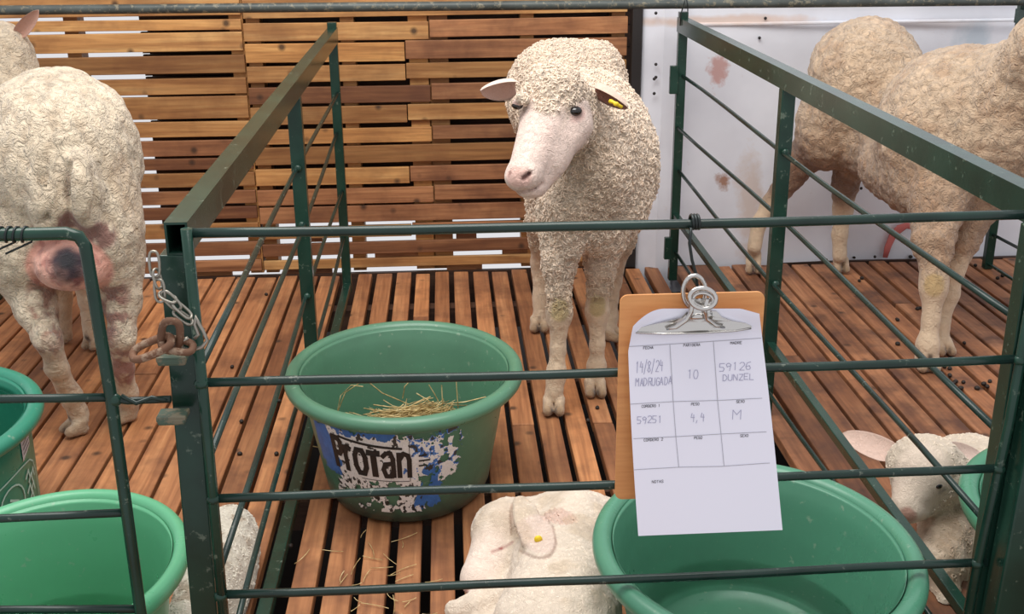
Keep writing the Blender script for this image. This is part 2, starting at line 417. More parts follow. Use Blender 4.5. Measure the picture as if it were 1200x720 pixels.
panel('wall_panel', .862, 3.1, YW-.05+.04, YW+.04, amp=.006)
for z in (.93, 1.02):
    mb = MB(); mb.box((1.98, YW-.012, z), (2.23, .012, .012), None, .004); mb.build('panel_rib', M['vinyl'], wr)
for px, py in [(768, 15), (768, 90), (766, 109), (766, 92), (896, 21), (889, 44), (1008, 220), (1024, 300), (1045, 276), (768, 75)]:
    c = P(px, py, YW-.05 if px < 800 else YW); mb = MB(); mb.ball((c[0], c[1]-.012, c[2]), .006, 8); mb.build('rivet', M['black_steel'], wr)
# red marker-paint streak on the white panel
pts = [P(x, y, YW-.012) for x, y in [(1037, 302), (1040, 290), (1046, 276), (1054, 268), (1063, 264), (1071, 268)]]
mb = MB(); mb.tube([(p[0], p[1]+.0, p[2]) for p in pts], [.010, .014, .016, .018, .014, .006], 8)
for v in mb.bm.verts: v.co.y = (v.co.y-(YW-.012))*.25+(YW-.014)
mb.build('red_paint_streak', flat('red_paint', (214, 120, 116), .6), wr)

# ------------------------------------------------------------------ pen dividers
def lerp(a, b_, t): return a+(b_-a)*t
def divider(name, label, A, B, top, rods, bottom, mid_y, side, lean=False, topw=.034, toph=.05):
    """A, B: plan ends (x,y).  top (zA,zB); rods list of (zA,zB)."""
    t = thing(name, label, 'pen divider', (B[0], B[1], 0), 'green steel pen dividers')
    def at(y, z): s = (y-A[1])/(B[1]-A[1]); return (lerp(A[0], B[0], s), y, z)
    # top rail: open-ended rectangular tube
    a = Vector((A[0], A[1]-.012, top[0])); b_ = Vector((B[0], B[1], top[1]))
    mb = MB(); w, h = topw/2, toph/2; th = .0035
    d = (b_-a).normalized(); x = d.cross(Vector((0, 0, 1))).normalized(); z = x.cross(d)
    rings = []
    for p, k in ((b_, 0), (a, 0), (a, th), (b_, th)):
        rings.append([mb.bm.verts.new(p+x*sx*(w-k)+z*sz*(h-k)) for sx, sz in ((-1, -1), (1, -1), (1, 1), (-1, 1))])
    for i in range(3):
        for k in range(4): mb.bm.faces.new((rings[i][k], rings[i][(k+1) % 4], rings[i+1][(k+1) % 4], rings[i+1][k]))
    mb.build('top_rail', M['green_paint'], t)
    zt = lambda y: lerp(top[0], top[1], (y-A[1])/(B[1]-A[1]))-toph/2
    for y, w_ in ((A[1]+.006, .042), (mid_y, .036), (B[1]-.02, .032)):
        mb = MB(); zz = zt(y)
        p0, p1 = at(y, .0), at(y, zz if y != B[1]-.02 else zz+.07)
        if lean and y < A[1]+.1: p0 = (p0[0]-.030, p0[1], 0); p1 = (p1[0]-.008, p1[1], p1[2])
        mb.beam(p0, p1, w_, w_*.9, (0, 1, 0), .002); mb.build('post', M['green_paint'], t)
        for r in rods:
            if y == mid_y:
                s = (y-A[1])/(B[1]-A[1]); z_ = lerp(r[0], r[1], s)
                q = MB(); q.ball(at(y-.02, z_), .011, 8, (1, .8, 1)); q.build('weld', M['green_paint'], t)
    for zA, zB in rods:
        mb = MB(); pts = []
        for k in range(9):
            s = k/8; y = lerp(A[1], B[1], s)
            bow = .006*math.sin(s*math.pi*2+zA*20)
            pts.append((lerp(A[0], B[0], s)+bow, y, lerp(zA, zB, s)+bow*.5))
        mb.tube(pts, .0062, 8); mb.build('rod', M['rod_paint'], t)
    mb = MB(); mb.beam(at(A[1], bottom[0]), at(B[1], bottom[1]), bottom[2], bottom[2], (0, 0, 1), .002); mb.build('bottom_rail', M['green_paint'], t)
    return t
AL, BL = (-.400, 1.655), (-.390, 4.11)
AR, BR = (.905, 1.655), (.838, 4.15)
dl = divider('pen_divider', 'green steel divider left of the standing ewe, rusty chain round its front post', AL, BL, (.925, .935), [(.705, .735), (.53, .60), (.345, .385), (.165, .22)], (.022, .022, .028), 3.0, 1, True)
dr = divider('pen_divider', 'green steel divider right of the standing ewe, behind the clipboard', AR, BR, (.935, .95), [(.742, .77), (.552, .59), (.365, .425), (.07, .11)], (.175, .255, .022), 2.92, 1)
d3 = divider('pen_divider', 'green steel divider at far right behind the brown ewe, mostly out of frame', (2.16, 1.7), (2.085, 4.19), (.935, .96), [(.742, .77), (.552, .59), (.365, .30), (.17, .14)], (.02, .02, .010), 2.92, 1)
d4 = divider('pen_divider', 'dark green divider post at the far left edge behind the ewe with the udder', (-1.80, 1.7), (-1.672, 4.12), (.935, .95), [(.742, .77), (.552, .59), (.365, .425), (.17, .22)], (.03, .03, .028), 2.92, 1)
# fittings of the two near dividers
mb = MB(); c = P(787, 93, 4.13); mb.box((.812, 4.12, c[2]), (.03, .02, .10), None, .002); mb.build('latch_plate', M['green_paint'], dr)
mb = MB(); c = P(783, 290, 4.13); mb.box((.815, 4.12, c[2]), (.028, .02, .085), None, .002); mb.build('latch_plate', M['green_paint'], dr)
for px, py in ((194, 422), (194, 492)):
    c = P(px, py, 1.60); mb = MB(); mb.box((c[0]+.008, 1.615, c[2]), (.044, .034, .009), None, .002)
    mb.box((c[0]+.008, 1.603, c[2]-.004), (.042, .012, .012), None, .004)
    mb.build('hinge_tab', M['tab_metal'], dl)

# front panel between the dividers (rod grid)
fp = thing('front_panel', 'green steel rod panel across the front holding the clipboard', 'fence panel', (.25, 1.63, 0))
YF = 1.63
for (za, zb) in ((.937, .936), (.701, .700), (.503, .509), (.325, .331)):
    mb = MB(); n = 12
    mb.tube([(lerp(-.382, .885, k/n), YF+.002*math.sin(k*1.1+za*9), lerp(za, zb, k/n)-.003*math.sin(k/n*math.pi)) for k in range(n+1)], .0074, 10)
    mb.build('rod', M['rod_paint'], fp)
mb = MB(); mb.tube([(-.381, YF-.004, .945), (-.383, YF-.004, .6), (-.392, YF-.004, .02)], .0085, 10); mb.build('upright', M['green_paint'], fp)
mb = MB(); mb.tube([(.895, YF-.004, .95), (.886, YF-.004, .6), (.868, YF-.004, .33), (.86, YF-.004, .02)], .0085, 10); mb.build('upright', M['green_paint'], fp)
for x, z in ((-.383, .701), (-.384, .503), (-.389, .325), (.888, .70), (.880, .509), (.867, .331)):
    q = MB(); q.ball((x, YF-.004, z), .012, 8, (1, .9, .8)); q.build('weld', M['green_paint'], fp)
# sturdy right front post beside the panel
sp = MB(); sp.beam((.918, 1.615, 0), (.942, 1.615, .96), .062, .05, (0, 1, 0), .004)
sp = sp.build('corner_post', M['green_paint'], dr)

# left gate: bent tube frame, two rods
lg = thing('pen_gate', 'green tubular gate with rounded corner in the lower left, wire wound on its top bar', 'gate', (-.53, 1.6, 0))
YG = 1.60
gx = -.520
pts = [(-1.75, YG, .930), (-1.2, YG, .936), (gx-.02, YG, .938), (gx-.006, YG, .934), (gx, YG, .922), (gx, YG, .6), (gx-.004, YG, .3), (gx-.008, YG, .05)]
g0 = P(97, 273, YG); g1 = P(130, 465, YG); g2 = P(165, 720, YG)
pts = [(-1.75, YG, g0[2]-.004), (-1.0, YG, g0[2]), (g0[0]-.022, YG, g0[2]), (g0[0]-.006, YG, g0[2]-.005), (g0[0]+.001, YG, g0[2]-.02), (g1[0], YG, g1[2]), (g2[0], YG, g2[2]), (g2[0]+.004, YG, .05)]
mb = MB(); mb.tube(pts, .0095, 12); mb.build('frame', M['green_paint'], lg)
for (pxa, pya), (pxb, pyb) in (((0, 468), (128, 466)), ((0, 608), (148, 601))):
    a = P(pxa, pya, YG); b_ = P(pxb, pyb, YG); mb = MB(); mb.tube([(-1.75, YG, a[2]), tuple(a), tuple(b_)], .0068, 10); mb.build('rod', M['rod_paint'], lg)
a = P(0, 715, YG); b_ = P(165, 714, YG); mb = MB(); mb.tube([(-1.75, YG, a[2]), tuple(a), tuple(b_)], .0068, 10); mb.build('rod', M['rod_paint'], lg)
a = P(128, 467, YG); b_ = P(200, 468, YG)
mb = MB(); mb.tube([tuple(a), tuple(P(150, 470, YG)), tuple(b_)], .006, 8); mb.tube([tuple(P(142, 464, YG-.006)), tuple(P(160, 473, YG-.008)), tuple(P(178, 466, YG-.008)), tuple(P(196, 470, YG-.004))], .0035, 6); mb.build('latch_bar', M['rod_paint'], lg)
q = MB(); q.ball(tuple(P(134, 469, YG-.002)), .0115, 10, (1, .7, 1)); q.build('weld', M['green_paint'], lg)
for px in (4, 23):
    c = P(px, 275, YG); q = MB(); pp = []
    for k in range(26):
        a_ = k/25*math.pi*5; pp.append((c[0]+(k/25-.5)*.03, YG+.0112*math.sin(a_), c[2]+.0112*math.cos(a_)))
    pp.append((c[0]-.02, YG-.01, c[2]-.025)); q.tube(pp, .0016, 6); q.build('wire_wrap', M['wire'], lg)

# long galvanised pipe over the back posts
pa, pb = P(0, 12, 4.12), P(1200, 1, 4.12); s = (pb-pa)/(pb[0]-pa[0])
mb = MB(); p0 = pa+s*(-2.4-pa[0]); p1 = pa+s*(3.2-pa[0])
mb.tube([tuple(lerp(p0, p1, k/14)) for k in range(15)], .0165, 14)
tag(mb.build('top_pipe', M['pipe']), 'long weathered grey steel pipe running along the top of the back posts', 'pipe')

# wires
def wire(name, label, pts, r, mat='wire', cat='wire'):
    mb = MB(); mb.tube(pts, r, 7); return tag(mb.build(name, M[mat]), label, cat)
wire('tie_wire', 'thin black wire tying the right divider\'s back post to the pipe', [tuple(P(x, y, 4.085)) for x, y in [(797, 30), (798, 16), (802, 3), (804, -3), (806, 6), (806, 14)]], .0022)
# hook wire for the clipboard: coil round the top rod, then down
c = P(816, 257, YF); pts = []
for k in range(34):
    a_ = k/33*math.pi*6+math.pi; pts.append((c[0]+.004-k/33*.013, YF+.0105*math.sin(a_), .9365+.0105*math.cos(a_)))
pts2 = [tuple(P(x, y, YF-.018)) for x, y in [(810, 268), (808, 285), (811, 305), (816, 322), (817, 336), (820, 342), (823, 336), (822, 326)]]
wire('hanging_wire', 'dark wire coiled on the front rod and hooked into the clipboard clip', pts+pts2, .0024, cat='wire hook')

# chain
ch = thing('chain', 'galvanised chain draped round the left front post', 'chain', tuple(P(200, 340, 1.59)))
def link_ring(mbx, c, du, dv, a, b_, r, n=20):
    du = Vector(du).normalized(); dv = (Vector(dv)-du*Vector(dv).dot(du)).normalized(); pts = []
    for k in range(n):
        t_ = k/n*2*math.pi; ct, st = math.cos(t_), math.sin(t_)
        e = .7
        pts.append(Vector(c)+du*a*math.copysign(abs(ct)**e, ct)+dv*b_*math.copysign(abs(st)**e, st))
    mbx.tube(pts, r, 8, closed=True)
YC = 1.592
seq = [((180, 297), (182, 322), 1), ((182, 318), (187, 336), 0), ((186, 330), (188, 352), 1), ((189, 345), (204, 352), 0), ((192, 344), (209, 361), 1), ((205, 356), (222, 371), 0), ((206, 366), (223, 378), 0)]
for i, (a, b_, f) in enumerate(seq):
    A_, B_ = P(*a, YC+(.0 if i > 2 else .0)), P(*b_, YC); d = B_-A_; q = MB()
    nrm = (0, 1, 0); side = np.cross(d/np.linalg.norm(d), nrm)
    dv = side if f else side*.45+np.array(nrm)*.9
    link_ring(q, (A_+B_)/2, d, dv, np.linalg.norm(d)/2+.003, .0070, .0021)
    q.build('chain_link', M['zinc'], ch)
q = MB(); q.tube([tuple(P(x, y, YC-.012)) for x, y in [(220, 396), (213, 401), (214, 408), (224, 411), (237, 407), (243, 399), (238, 388), (232, 378), (230, 371), (228, 380), (233, 392), (228, 397)]], .0027, 8)
q.build('chain_link', M['zinc'], ch)
rs = thing('rusty_links', 'heavy rusty brown chain links lying on the hinge tab of the left front post', 'chain', tuple(P(190, 408, 1.575)))
q = MB(); link_ring(q, P(200, 394, 1.575), (.2, -.2, 1), (1, .2, -.2), .026, .013, .0058); q.build('chain_link', M['rust'], rs)
q = MB(); link_ring(q, P(178, 408, 1.57), (1, -.1, .42), (0, .75, .5), .032, .013, .0060); q.build('chain_link', M['rust'], rs)
q = MB(); link_ring(q, P(208, 405, 1.573), (1, .0, -.25), (0, .8, .45), .022, .011, .0056); q.build('chain_link', M['rust'], rs)

# ------------------------------------------------------------------ clipboard
cb = thing('clipboard', 'orange-brown hardboard clipboard with a steel spring clip, hung on the front rods', 'clipboard', (.36, 1.60, .66))
BX0, BX1, BZ0, BZ1 = .249, .468, .488, .832
def board_poly(y):
    r = .012; pts = []
    for cx, cz, a0 in ((BX1-r, BZ1-r, 0), (BX0+r, BZ1-r, 90), (BX0+r, BZ0+r, 180), (BX1-r, BZ0+r, 270)):
        for k in range(6):
            a_ = math.radians(a0+k*18); pts.append((cx+r*math.cos(a_), y, cz+r*math.sin(a_)))
    return pts
mb = MB(); mb.prism(board_poly(1.607), (0, .004, 0))
m_, nt_, b_s = newmat('hardboard'); v_, _, _ = texco(nt_, (3, 3, 30), False); n_ = N(nt_, 'ShaderNodeTexNoise', Scale=3.0, Detail=3.0); nt_.links.new(v_, n_.inputs['Vector'])
nt_.links.new(ramp(nt_, [(.3, lin((208, 140, 82))), (.7, lin((226, 162, 100)))], n_.outputs[0]).outputs[0], b_s.inputs['Base Color']); b_s.inputs['Roughness'].default_value = .45
mb.build('board', m_, cb)
YP = 1.596
S = lambda px, py, y=YP: tuple(P(px, py, y))
# clip jaw plate
jaw = [(745, 390), (752, 383.5), (775, 378.5), (798, 373), (805, 366), (840, 365), (846, 372), (858, 376.5), (874, 379), (881, 382.5), (880.5, 386), (862, 388), (820, 390.5), (780, 391.5)]
mb = MB()
f_ = [mb.bm.verts.new(S(x, y, YP-.008-(.006*(1-abs((x-813)/70)**2)))) for x, y in jaw]; ff = mb.bm.faces.new(f_)
r_ = bmesh.ops.extrude_face_region(mb.bm, geom=[ff]); bmesh.ops.translate(mb.bm, vec=(0, .003, 0), verts=[e for e in r_['geom'] if isinstance(e, bmesh.types.BMVert)])
mb.tube([S(745, 390, YP-.009), S(780, 391.5, YP-.013), S(820, 390.5, YP-.015), (S(862, 388, YP-.011)), S(880, 385, YP-.009)], .0016, 6)
mb.build('clip_jaw', M['steel'], cb)
mb = MB()
for pl in ([(781, 386), (792, 384), (805, 375), (810, 366), (812, 350)], [(849, 384), (838, 382), (828, 374), (826, 364), (829, 350)]):
    mb.tube([S(x, y, YP-.017-.004*i) for i, (x, y) in enumerate(pl)], [.002, .0033, .0036, .0034, .003], 8)
mb.prism([S(x, y, YP-.020) for x, y in [(807, 374), (808, 352), (834, 350), (831, 372), (820, 378)]], (0, .004, 0))
mb.build('clip_arm', M['steel'], cb)
mb = MB()
def ell(cx, cy, rx, ry, rot, y, n=28):
    c_, s_ = math.cos(math.radians(rot)), math.sin(math.radians(rot))
    return [S(cx+rx*math.cos(t)*c_-ry*math.sin(t)*s_, cy+rx*math.cos(t)*s_+ry*math.sin(t)*c_, y) for t in [k/n*2*math.pi for k in range(n)]]
mb.tube(ell(823.5, 350, 15.5, 12, 8, YP-.032), .0036, 8, closed=True)
mb.tube(ell(824, 352, 12, 8.5, 8, YP-.030), .003, 8, closed=True)
mb.build('front_grip', M['steel'], cb)
mb = MB(); mb.tube(ell(813.5, 342, 13, 19, 2, YP+.004), .0036, 8, closed=True); mb.build('back_grip', M['steel'], cb)
mb = MB(); mb.tube([S(806, 371, YP-.016), S(834, 369, YP-.016)], .0065, 12); mb.build('spring', M['steel'], cb)

# paper sheet: separate thing, held by the clip
def paper_pt(u, v, lift=0):
    """u 0..1 left-right, v 0..1 top-bottom"""
    L = [(737, 392), (735, 375)]; 
    xl = lerp(735.5, 748, max(0, v-.02)/.98); xr = lerp(890, 917, v**1.05)
    yt = 368+3*math.sin(u*3.1); 
    yl = lerp(366+14*max(0, 1-u*5)**2-6*math.exp(-((u-.82)/.18)**2)*1.0, 0, 0) if False else None
    top = 362+22*max(0, .28-u)**2*12+ (6*max(0, u-.86)/.14 if u > .86 else 0)
    bot = lerp(628.5, 621.5, u)
    px = lerp(xl, xr, u)+(3*math.sin(v*3.14)*(u-.5)); py = lerp(top, bot, v)
    if v < .12: px += (1-v/.12)*(2*max(0, .3-u)*18*.6)
    y = YP-.004-.012*math.exp(-((v-.0)/.06)**2)*(.3+abs(u-.5)) - .030*v**1.6-.004*math.sin(u*3.14)*v
    y -= lift
    return P(px, py, y)
nu, nv = 40, 60; V = [paper_pt(i/nu, j/nv) for j in range(nv+1) for i in range(nu+1)]
Q = [(j*(nu+1)+i, (j+1)*(nu+1)+i, (j+1)*(nu+1)+i+1, j*(nu+1)+i+1) for j in range(nv) for i in range(nu)]
nV = len(V); V2 = V+[v+np.array([0, .0006, 0]) for v in V]; Q2 = Q+[tuple(k+nV for k in f[::-1]) for f in Q]
pp = link('record_sheet', mesh_np('record_sheet', V2, Q2), flat('paper', (238, 238, 252), .6))
tag(pp, 'white printed lambing record sheet with pencil writing, clipped to the clipboard', 'paper')
# printed rules and words, all flat on the sheet.  (u,v) from pixel
def uv_of(px, py):
    best = None; u, v = .5, .5
    for _ in range(12):
        q = paper_pt(u, v); vv = q-np.array([0, 0, CAM_H]); z = vv@_d
        x_, y_ = 600+F_PX*(vv@_R)/z, 360-F_PX*(vv@_U)/z
        u += (px-x_)/165; v += (py-y_)/258
        u = min(1, max(0, u)); v = min(1, max(0, v))
    return u, v
def stroke(mb, pts, w, lift=.0007, n=None):
    out = []
    for (a, b_) in zip(pts[:-1], pts[1:]):
        k = max(1, int(math.hypot(a[0]-b_[0], a[1]-b_[1])/6))
        for i in range(k): out.append((lerp(a[0], b_[0], i/k), lerp(a[1], b_[1], i/k)))
    out.append(pts[-1])
    W3 = [Vector(paper_pt(*uv_of(*q), lift)) for q in out]
    for a, b_ in zip(W3[:-1], W3[1:]):
        d = (b_-a); 
        if d.length < 1e-6: continue
        d.normalize(); s_ = d.cross(Vector((0, 1, 0))).normalized()*w/2; a2 = a-d*w*.3; b2 = b_+d*w*.3
        mb.bm.faces.new([mb.bm.verts.new(q) for q in (a2-s_, b2-s_, b2+s_, a2+s_)])
for ln in ([(737, 406.5), (780, 404), (840, 400), (892, 396.5)], [(739, 474), (790, 471), (845, 469.5), (893, 467)], [(742.5, 514.5), (795, 512), (845, 509), (898, 506.5)], [(743, 551), (795, 548), (845, 547), (902, 543)],
           [(785, 404), (789, 472), (792, 512), (795.5, 548)], [(836, 400), (841, 470), (845, 509), (848.5, 546)]):
    mb = MB(); stroke(mb, ln, .0010); mb.build('printed_rule', M['line'], pp)
# vector letters: strokes on a 4 x 6 grid
G = {'A': ['0,0 2,6 4,0', '1,2 3,2'], 'B': ['0,0 0,6 3,6 4,5 3,3 0,3', '3,3 4,1.5 3,0 0,0'], 'C': ['4,5 3,6 1,6 0,4 0,2 1,0 3,0 4,1'], 'D': ['0,0 0,6 2,6 4,4 4,2 2,0 0,0'], 'E': ['4,6 0,6 0,0 4,0', '0,3 3,3'],
     'F': ['4,6 0,6 0,0', '0,3 3,3'], 'G': ['4,5 3,6 1,6 0,4 0,2 1,0 3,0 4,1 4,3 2,3'], 'H': ['0,0 0,6', '4,0 4,6', '0,3 4,3'], 'I': ['2,0 2,6'], 'L': ['0,6 0,0 4,0'], 'M': ['0,0 0,6 2,3 4,6 4,0'], 'N': ['0,0 0,6 4,0 4,6'],
     'O': ['1,0 0,2 0,4 1,6 3,6 4,4 4,2 3,0 1,0'], 'P': ['0,0 0,6 3,6 4,5 4,4 3,3 0,3'], 'R': ['0,0 0,6 3,6 4,5 4,4 3,3 0,3', '2,3 4,0'], 'S': ['4,5 3,6 1,6 0,5 0,4 4,2 4,1 3,0 1,0 0,1'], 'T': ['0,6 4,6', '2,6 2,0'],
     'U': ['0,6 0,1 1,0 3,0 4,1 4,6'], 'X': ['0,0 4,6', '0,6 4,0'], 'Z': ['0,6 4,6 0,0 4,0'], '0': ['1,0 0,2 0,4 1,6 3,6 4,4 4,2 3,0 1,0'], '1': ['1,5 2,6 2,0'], '2': ['0,5 1,6 3,6 4,5 4,4 0,0 4,0'],
     '4': ['1,6 0,3 4,3', '3,5 3,0'], '5': ['4,6 0,6 0,3 3,3 4,2 3,0 0,0'], '6': ['4,6 1,5 0,2 1,0 3,0 4,1 3,3 0,2'], '8': ['2,3 0,5 2,6 4,5 2,3 0,1 2,0 4,1 2,3'], '9': ['4,5 2,6 0,5 1,3 4,4 4,5 3,0'], '/': ['0,-1 3,7'], ',': ['1,1 0,-1'], ' ': []}
def write(mb, txt, x0, y0, w, h, sw, slope=-.045, jit=0):
    n = len(txt); cw = w/n
    for i, c_ in enumerate(txt):
        jx, jy = random.uniform(-jit, jit), random.uniform(-jit, jit)
        for s_ in G[c_]:
            pts = [tuple(map(float, q.split(','))) for q in s_.split()]
            pq = [(x0+i*cw+(a/4)*cw*.72+jx+(b_/6)*h*.05, y0+(i*cw)*slope-(b_/6)*h+jy) for a, b_ in pts]
            stroke(mb, pq, sw)
for t_, x, y, w in (('FECHA', 754, 409.5, 12), ('PARIDERA', 801, 406.5, 20), ('MADRE', 856, 403.8, 14), ('CORDERO 1', 752, 478, 22), ('PESO', 810, 475.5, 10), ('SEXO', 863, 472.5, 10), ('CORDERO 2', 754.5, 517.5, 23), ('PESO', 813.5, 515, 10), ('SEXO', 867.5, 512.5, 10), ('NOTAS', 764, 566.5, 14)):
    mb = MB(); write(mb, t_, x, y, w, 3.0, .0006); mb.build('printed_word', M['ink'], pp)
for t_, x, y, w, h in (('14/8/24', 745, 437, 33, 13), ('MADRUGADA', 745, 453, 43, 9), ('10', 806, 444, 14, 10), ('59126', 843, 435, 39, 9), ('DUNZEL', 847, 447, 38, 7), ('59251', 747, 497, 30, 8), ('4,4', 810, 495, 17, 10), ('M', 858, 492, 13, 11)):
    mb = MB(); write(mb, t_, x, y, w, h, .0010, -.06, .5); mb.build('pencil_writing', M['pencil'], pp)
# ------------------------------------------------------------------ buckets
def bucket(label, cx, cy, a, zr, mat, ratio=1.12, group='green plastic feed tubs', steep=1.0, up=0.0):
    t = thing('bucket', label, 'bucket', (cx, cy, 0), group)
    b_ = a*ratio; n = 96
    out = [(.0, .004), (.60, .004), (.665, .008), (.70, .03), (.735, .09), (.80, .60*zr), (.852, .88*zr)]
    inn = [(.875, .97*zr), (.835, .86*zr), (.775, .60*zr), (.715, .09), (.68, .03), (.64, .016), (.0, .014)]
    def rev(prof, name, m):
        V = []; Q = []
        for r, z in prof:
            if r < .852 and r > .3 and z < .87*zr: r = .852+(r-.852)*steep+up
            for k in range(n):
                t_ = k/n*2*math.pi; V.append((a*r*math.cos(t_), b_*r*math.sin(t_), z))
        for j in range(len(prof)-1):
            for k in range(n): Q.append((j*n+k, j*n+(k+1) % n, (j+1)*n+(k+1) % n, (j+1)*n+k))
        o = link(name, mesh_np(name, V, Q), m, t); return o
    dense = []
    for (r0, z0), (r1, z1) in zip(out[:-1], out[1:]): dense += [(lerp(r0, r1, k/4), lerp(z0, z1, k/4)) for k in range(4)]
    dense.append(out[-1]); d2 = []
    for (r0, z0), (r1, z1) in zip(inn[:-1], inn[1:]): d2 += [(lerp(r0, r1, k/4), lerp(z0, z1, k/4)) for k in range(4)]
    d2.append(inn[-1])
    rev(dense+d2, 'tub_wall', m=mat)
    rim = []
    hh = .0185
    for k in range(17):
        an = math.radians(-110+k*(310/16))
        rim.append((1-.062+.062*math.cos(an), zr-hh+hh*math.sin(an)))
    rev([(.852, .86*zr)]+rim+[(.878, .965*zr)], 'rim', m=mat)
    return t
protan = bucket('weathered green tub with a torn white and blue label, holding hay', -.122, 2.597, .289, .318, M['tub_old'])
big = bucket('large dark green tub of water behind the clipboard, at bottom right of the middle pen', .526, 1.757, .289, .311, M['tub_big'])
bl = bucket('bright light-green tub of water at the bottom left corner', -.714, 1.763, .240, .318, M['tub_bright'])
lt = bucket('teal green tub with printed emblem and small white sticker at the left edge', -1.230, 2.367, .302, .318, M['tub_teal'], steep=.12, up=.03)
rt = bucket('green tub half hidden behind the right front post, beside the lamb', 1.242, 1.79, .300, .318, M['tub_right'])
def water(label, cx, cy, a, z, ratio=1.12):
    n = 64; V = [(0, 0, 0)]; T = []
    for j in range(1, 7):
        for k in range(n): t_ = k/n*2*math.pi; V.append((a*j/6*math.cos(t_), a*ratio*j/6*math.sin(t_), 0))
    Q = []
    for k in range(n): T.append((0, 1+k, 1+(k+1) % n))
    for j in range(5):
        for k in range(n): Q.append((1+j*n+k, 1+(j+1)*n+k, 1+(j+1)*n+(k+1) % n, 1+j*n+(k+1) % n))
    o = link('water', mesh_np('water', V, Q, T), M['water'], None, (cx, cy, z)); return tag(o, label, 'water')
water('clear shallow water in the large dark green tub below the clipboard', .526, 1.757, .289*.72, .125)
water('clear water in the bright light-green tub at the bottom left', -.714, 1.763, .240*.72, .125)

def wall_pt(t, th, q, a, zr, ratio=1.2, off=.0015, steep=1.0, up=0.0):
    """point on a tub's outside; th angle from the front, q 0 top..1 bottom; local coordinates"""
    z = lerp(.88*zr, .03, q)
    prof = [(.03, .70), (.09, .735), (.60*zr, .80), (.88*zr, .852)]
    r = .003+np.interp(z, [p[0] for p in prof], [p[1] for p in prof])
    r = .852+(r-.852)*steep+up; r0 = a*r+off; return np.array([r0*math.sin(th), -(a*ratio*r+off)*math.cos(th), z])
# value noise for painting and fleece
def _h(ix, iy, iz, s=0):
    x = (ix.astype(np.int64)*374761393+iy.astype(np.int64)*668265263+iz.astype(np.int64)*2147483647+s*974711) & 0xffffffff
    x = ((x ^ (x >> 13))*1274126177) & 0xffffffff; x = (x ^ (x >> 16)) & 0xffffffff
    return x/4294967295.0
def vnoise(Pn, s=0):
    Pn = np.asarray(Pn, float); i = np.floor(Pn).astype(np.int64); f = Pn-i; f = f*f*(3-2*f); r = 0
    for dx in (0, 1):
        for dy in (0, 1):
            for dz in (0, 1):
                w = (f[:, 0] if dx else 1-f[:, 0])*(f[:, 1] if dy else 1-f[:, 1])*(f[:, 2] if dz else 1-f[:, 2])
                r = r+w*_h(i[:, 0]+dx, i[:, 1]+dy, i[:, 2]+dz, s)
    return r
def fbm(Pn, o=3, s=0):
    r = 0; a = .5; t = 0
    for k in range(o): r = r+a*vnoise(np.asarray(Pn)*2**k, s+k); t += a; a *= .5
    return r/t
def worley(Pn, s=0):
    i = np.floor(Pn).astype(np.int64); best = np.full(len(Pn), 9.)
    for dx in (-1, 0, 1):
        for dy in (-1, 0, 1):
            for dz in (-1, 0, 1):
                c = i+[dx, dy, dz]
                q = c+np.stack([_h(c[:, 0], c[:, 1], c[:, 2], s+k) for k in (1, 2, 3)], 1)
                best = np.minimum(best, ((q-Pn)**2).sum(1))
    return np.sqrt(best)
def set_col(me, C):
    at = me.color_attributes.new('Col', 'FLOAT_COLOR', 'POINT'); at.data.foreach_set('color', np.asarray(C, np.float32).ravel())
def attr_mat(name, rough=.5):
    m, nt, b = newmat(name); at = nt.nodes.new('ShaderNodeAttribute'); at.attribute_name = 'Col'
    nt.links.new(at.outputs['Color'], b.inputs['Base Color']); b.inputs['Roughness'].default_value = rough; return m
M['label_print'] = attr_mat('label_print', .5)
# torn label on the old tub
ns, nq = 560, 280; TH0, TH1, Q0, Q1 = math.radians(-60), math.radians(36), .03, .95
sg, qg = np.meshgrid(np.linspace(0, 1, ns), np.linspace(0, 1, nq)); s_, q_ = sg.ravel(), qg.ravel()
lab = lambda s, q, off=.0015: wall_pt(None, lerp(TH0, TH1, s), lerp(Q0, Q1, q), .289, .318, 1.12, off)
V = np.array([lab(a, b_) for a, b_ in zip(s_, q_)])
uv = np.stack([s_*10, q_*5, s_*0], 1)
n1 = fbm(uv*1.6, 5, 3); n2 = fbm(uv*3.4+9, 5, 5); n3 = fbm(uv*1.2+4, 2, 8)
white = np.array(lin((246, 243, 240))); blue = np.array(lin((66, 118, 190))); dark = np.array(lin((52, 50, 48)))
Cc = np.tile(white, (len(V), 1)); reg = lambda s0, s1, q0, q1, k=.10: ((s_+(n1-.5)*k > s0) & (s_+(n1-.5)*k < s1) & (q_+(n2-.5)*k*1.6 > q0) & (q_+(n2-.5)*k*1.6 < q1))
core = reg(.13, .70, .06, .62); pres = core.copy()
bl1 = reg(.20, .60, -.05, .10); bl2 = reg(.0, .20, .06, .66) & (s_ < .07+.22*q_+.05); bl3 = reg(.66, .86, .63, .95, .14) & (s_+q_*.2 > .86); bl4 = reg(.76, .84, .44, .66, .12)
for r_ in (bl1, bl2, bl3, bl4): Cc[r_] = blue*(.75+.5*n2[r_])[:, None]; pres |= r_
rt_ = reg(.66, .98, .10, .62, .25) & (n1 > .40); pres |= rt_; Cc[rt_ & (n2 > .56)] = blue*1.2
lo = reg(.14, .76, .58, 1.1, .2) & (n1 > .45); pres |= lo
lw = reg(.60, .72, .62, .86, .1); pres |= lw
Cc[(n2 > .66) & ~(bl1 | bl2 | bl3)] = dark*1.6; scr = (n1 < .36); pres &= ~(scr & ~core)
Cc[lo & (n2 < .40)] = dark
Cc = Cc*(.86+.22*fbm(uv*14, 2, 12))[:, None]
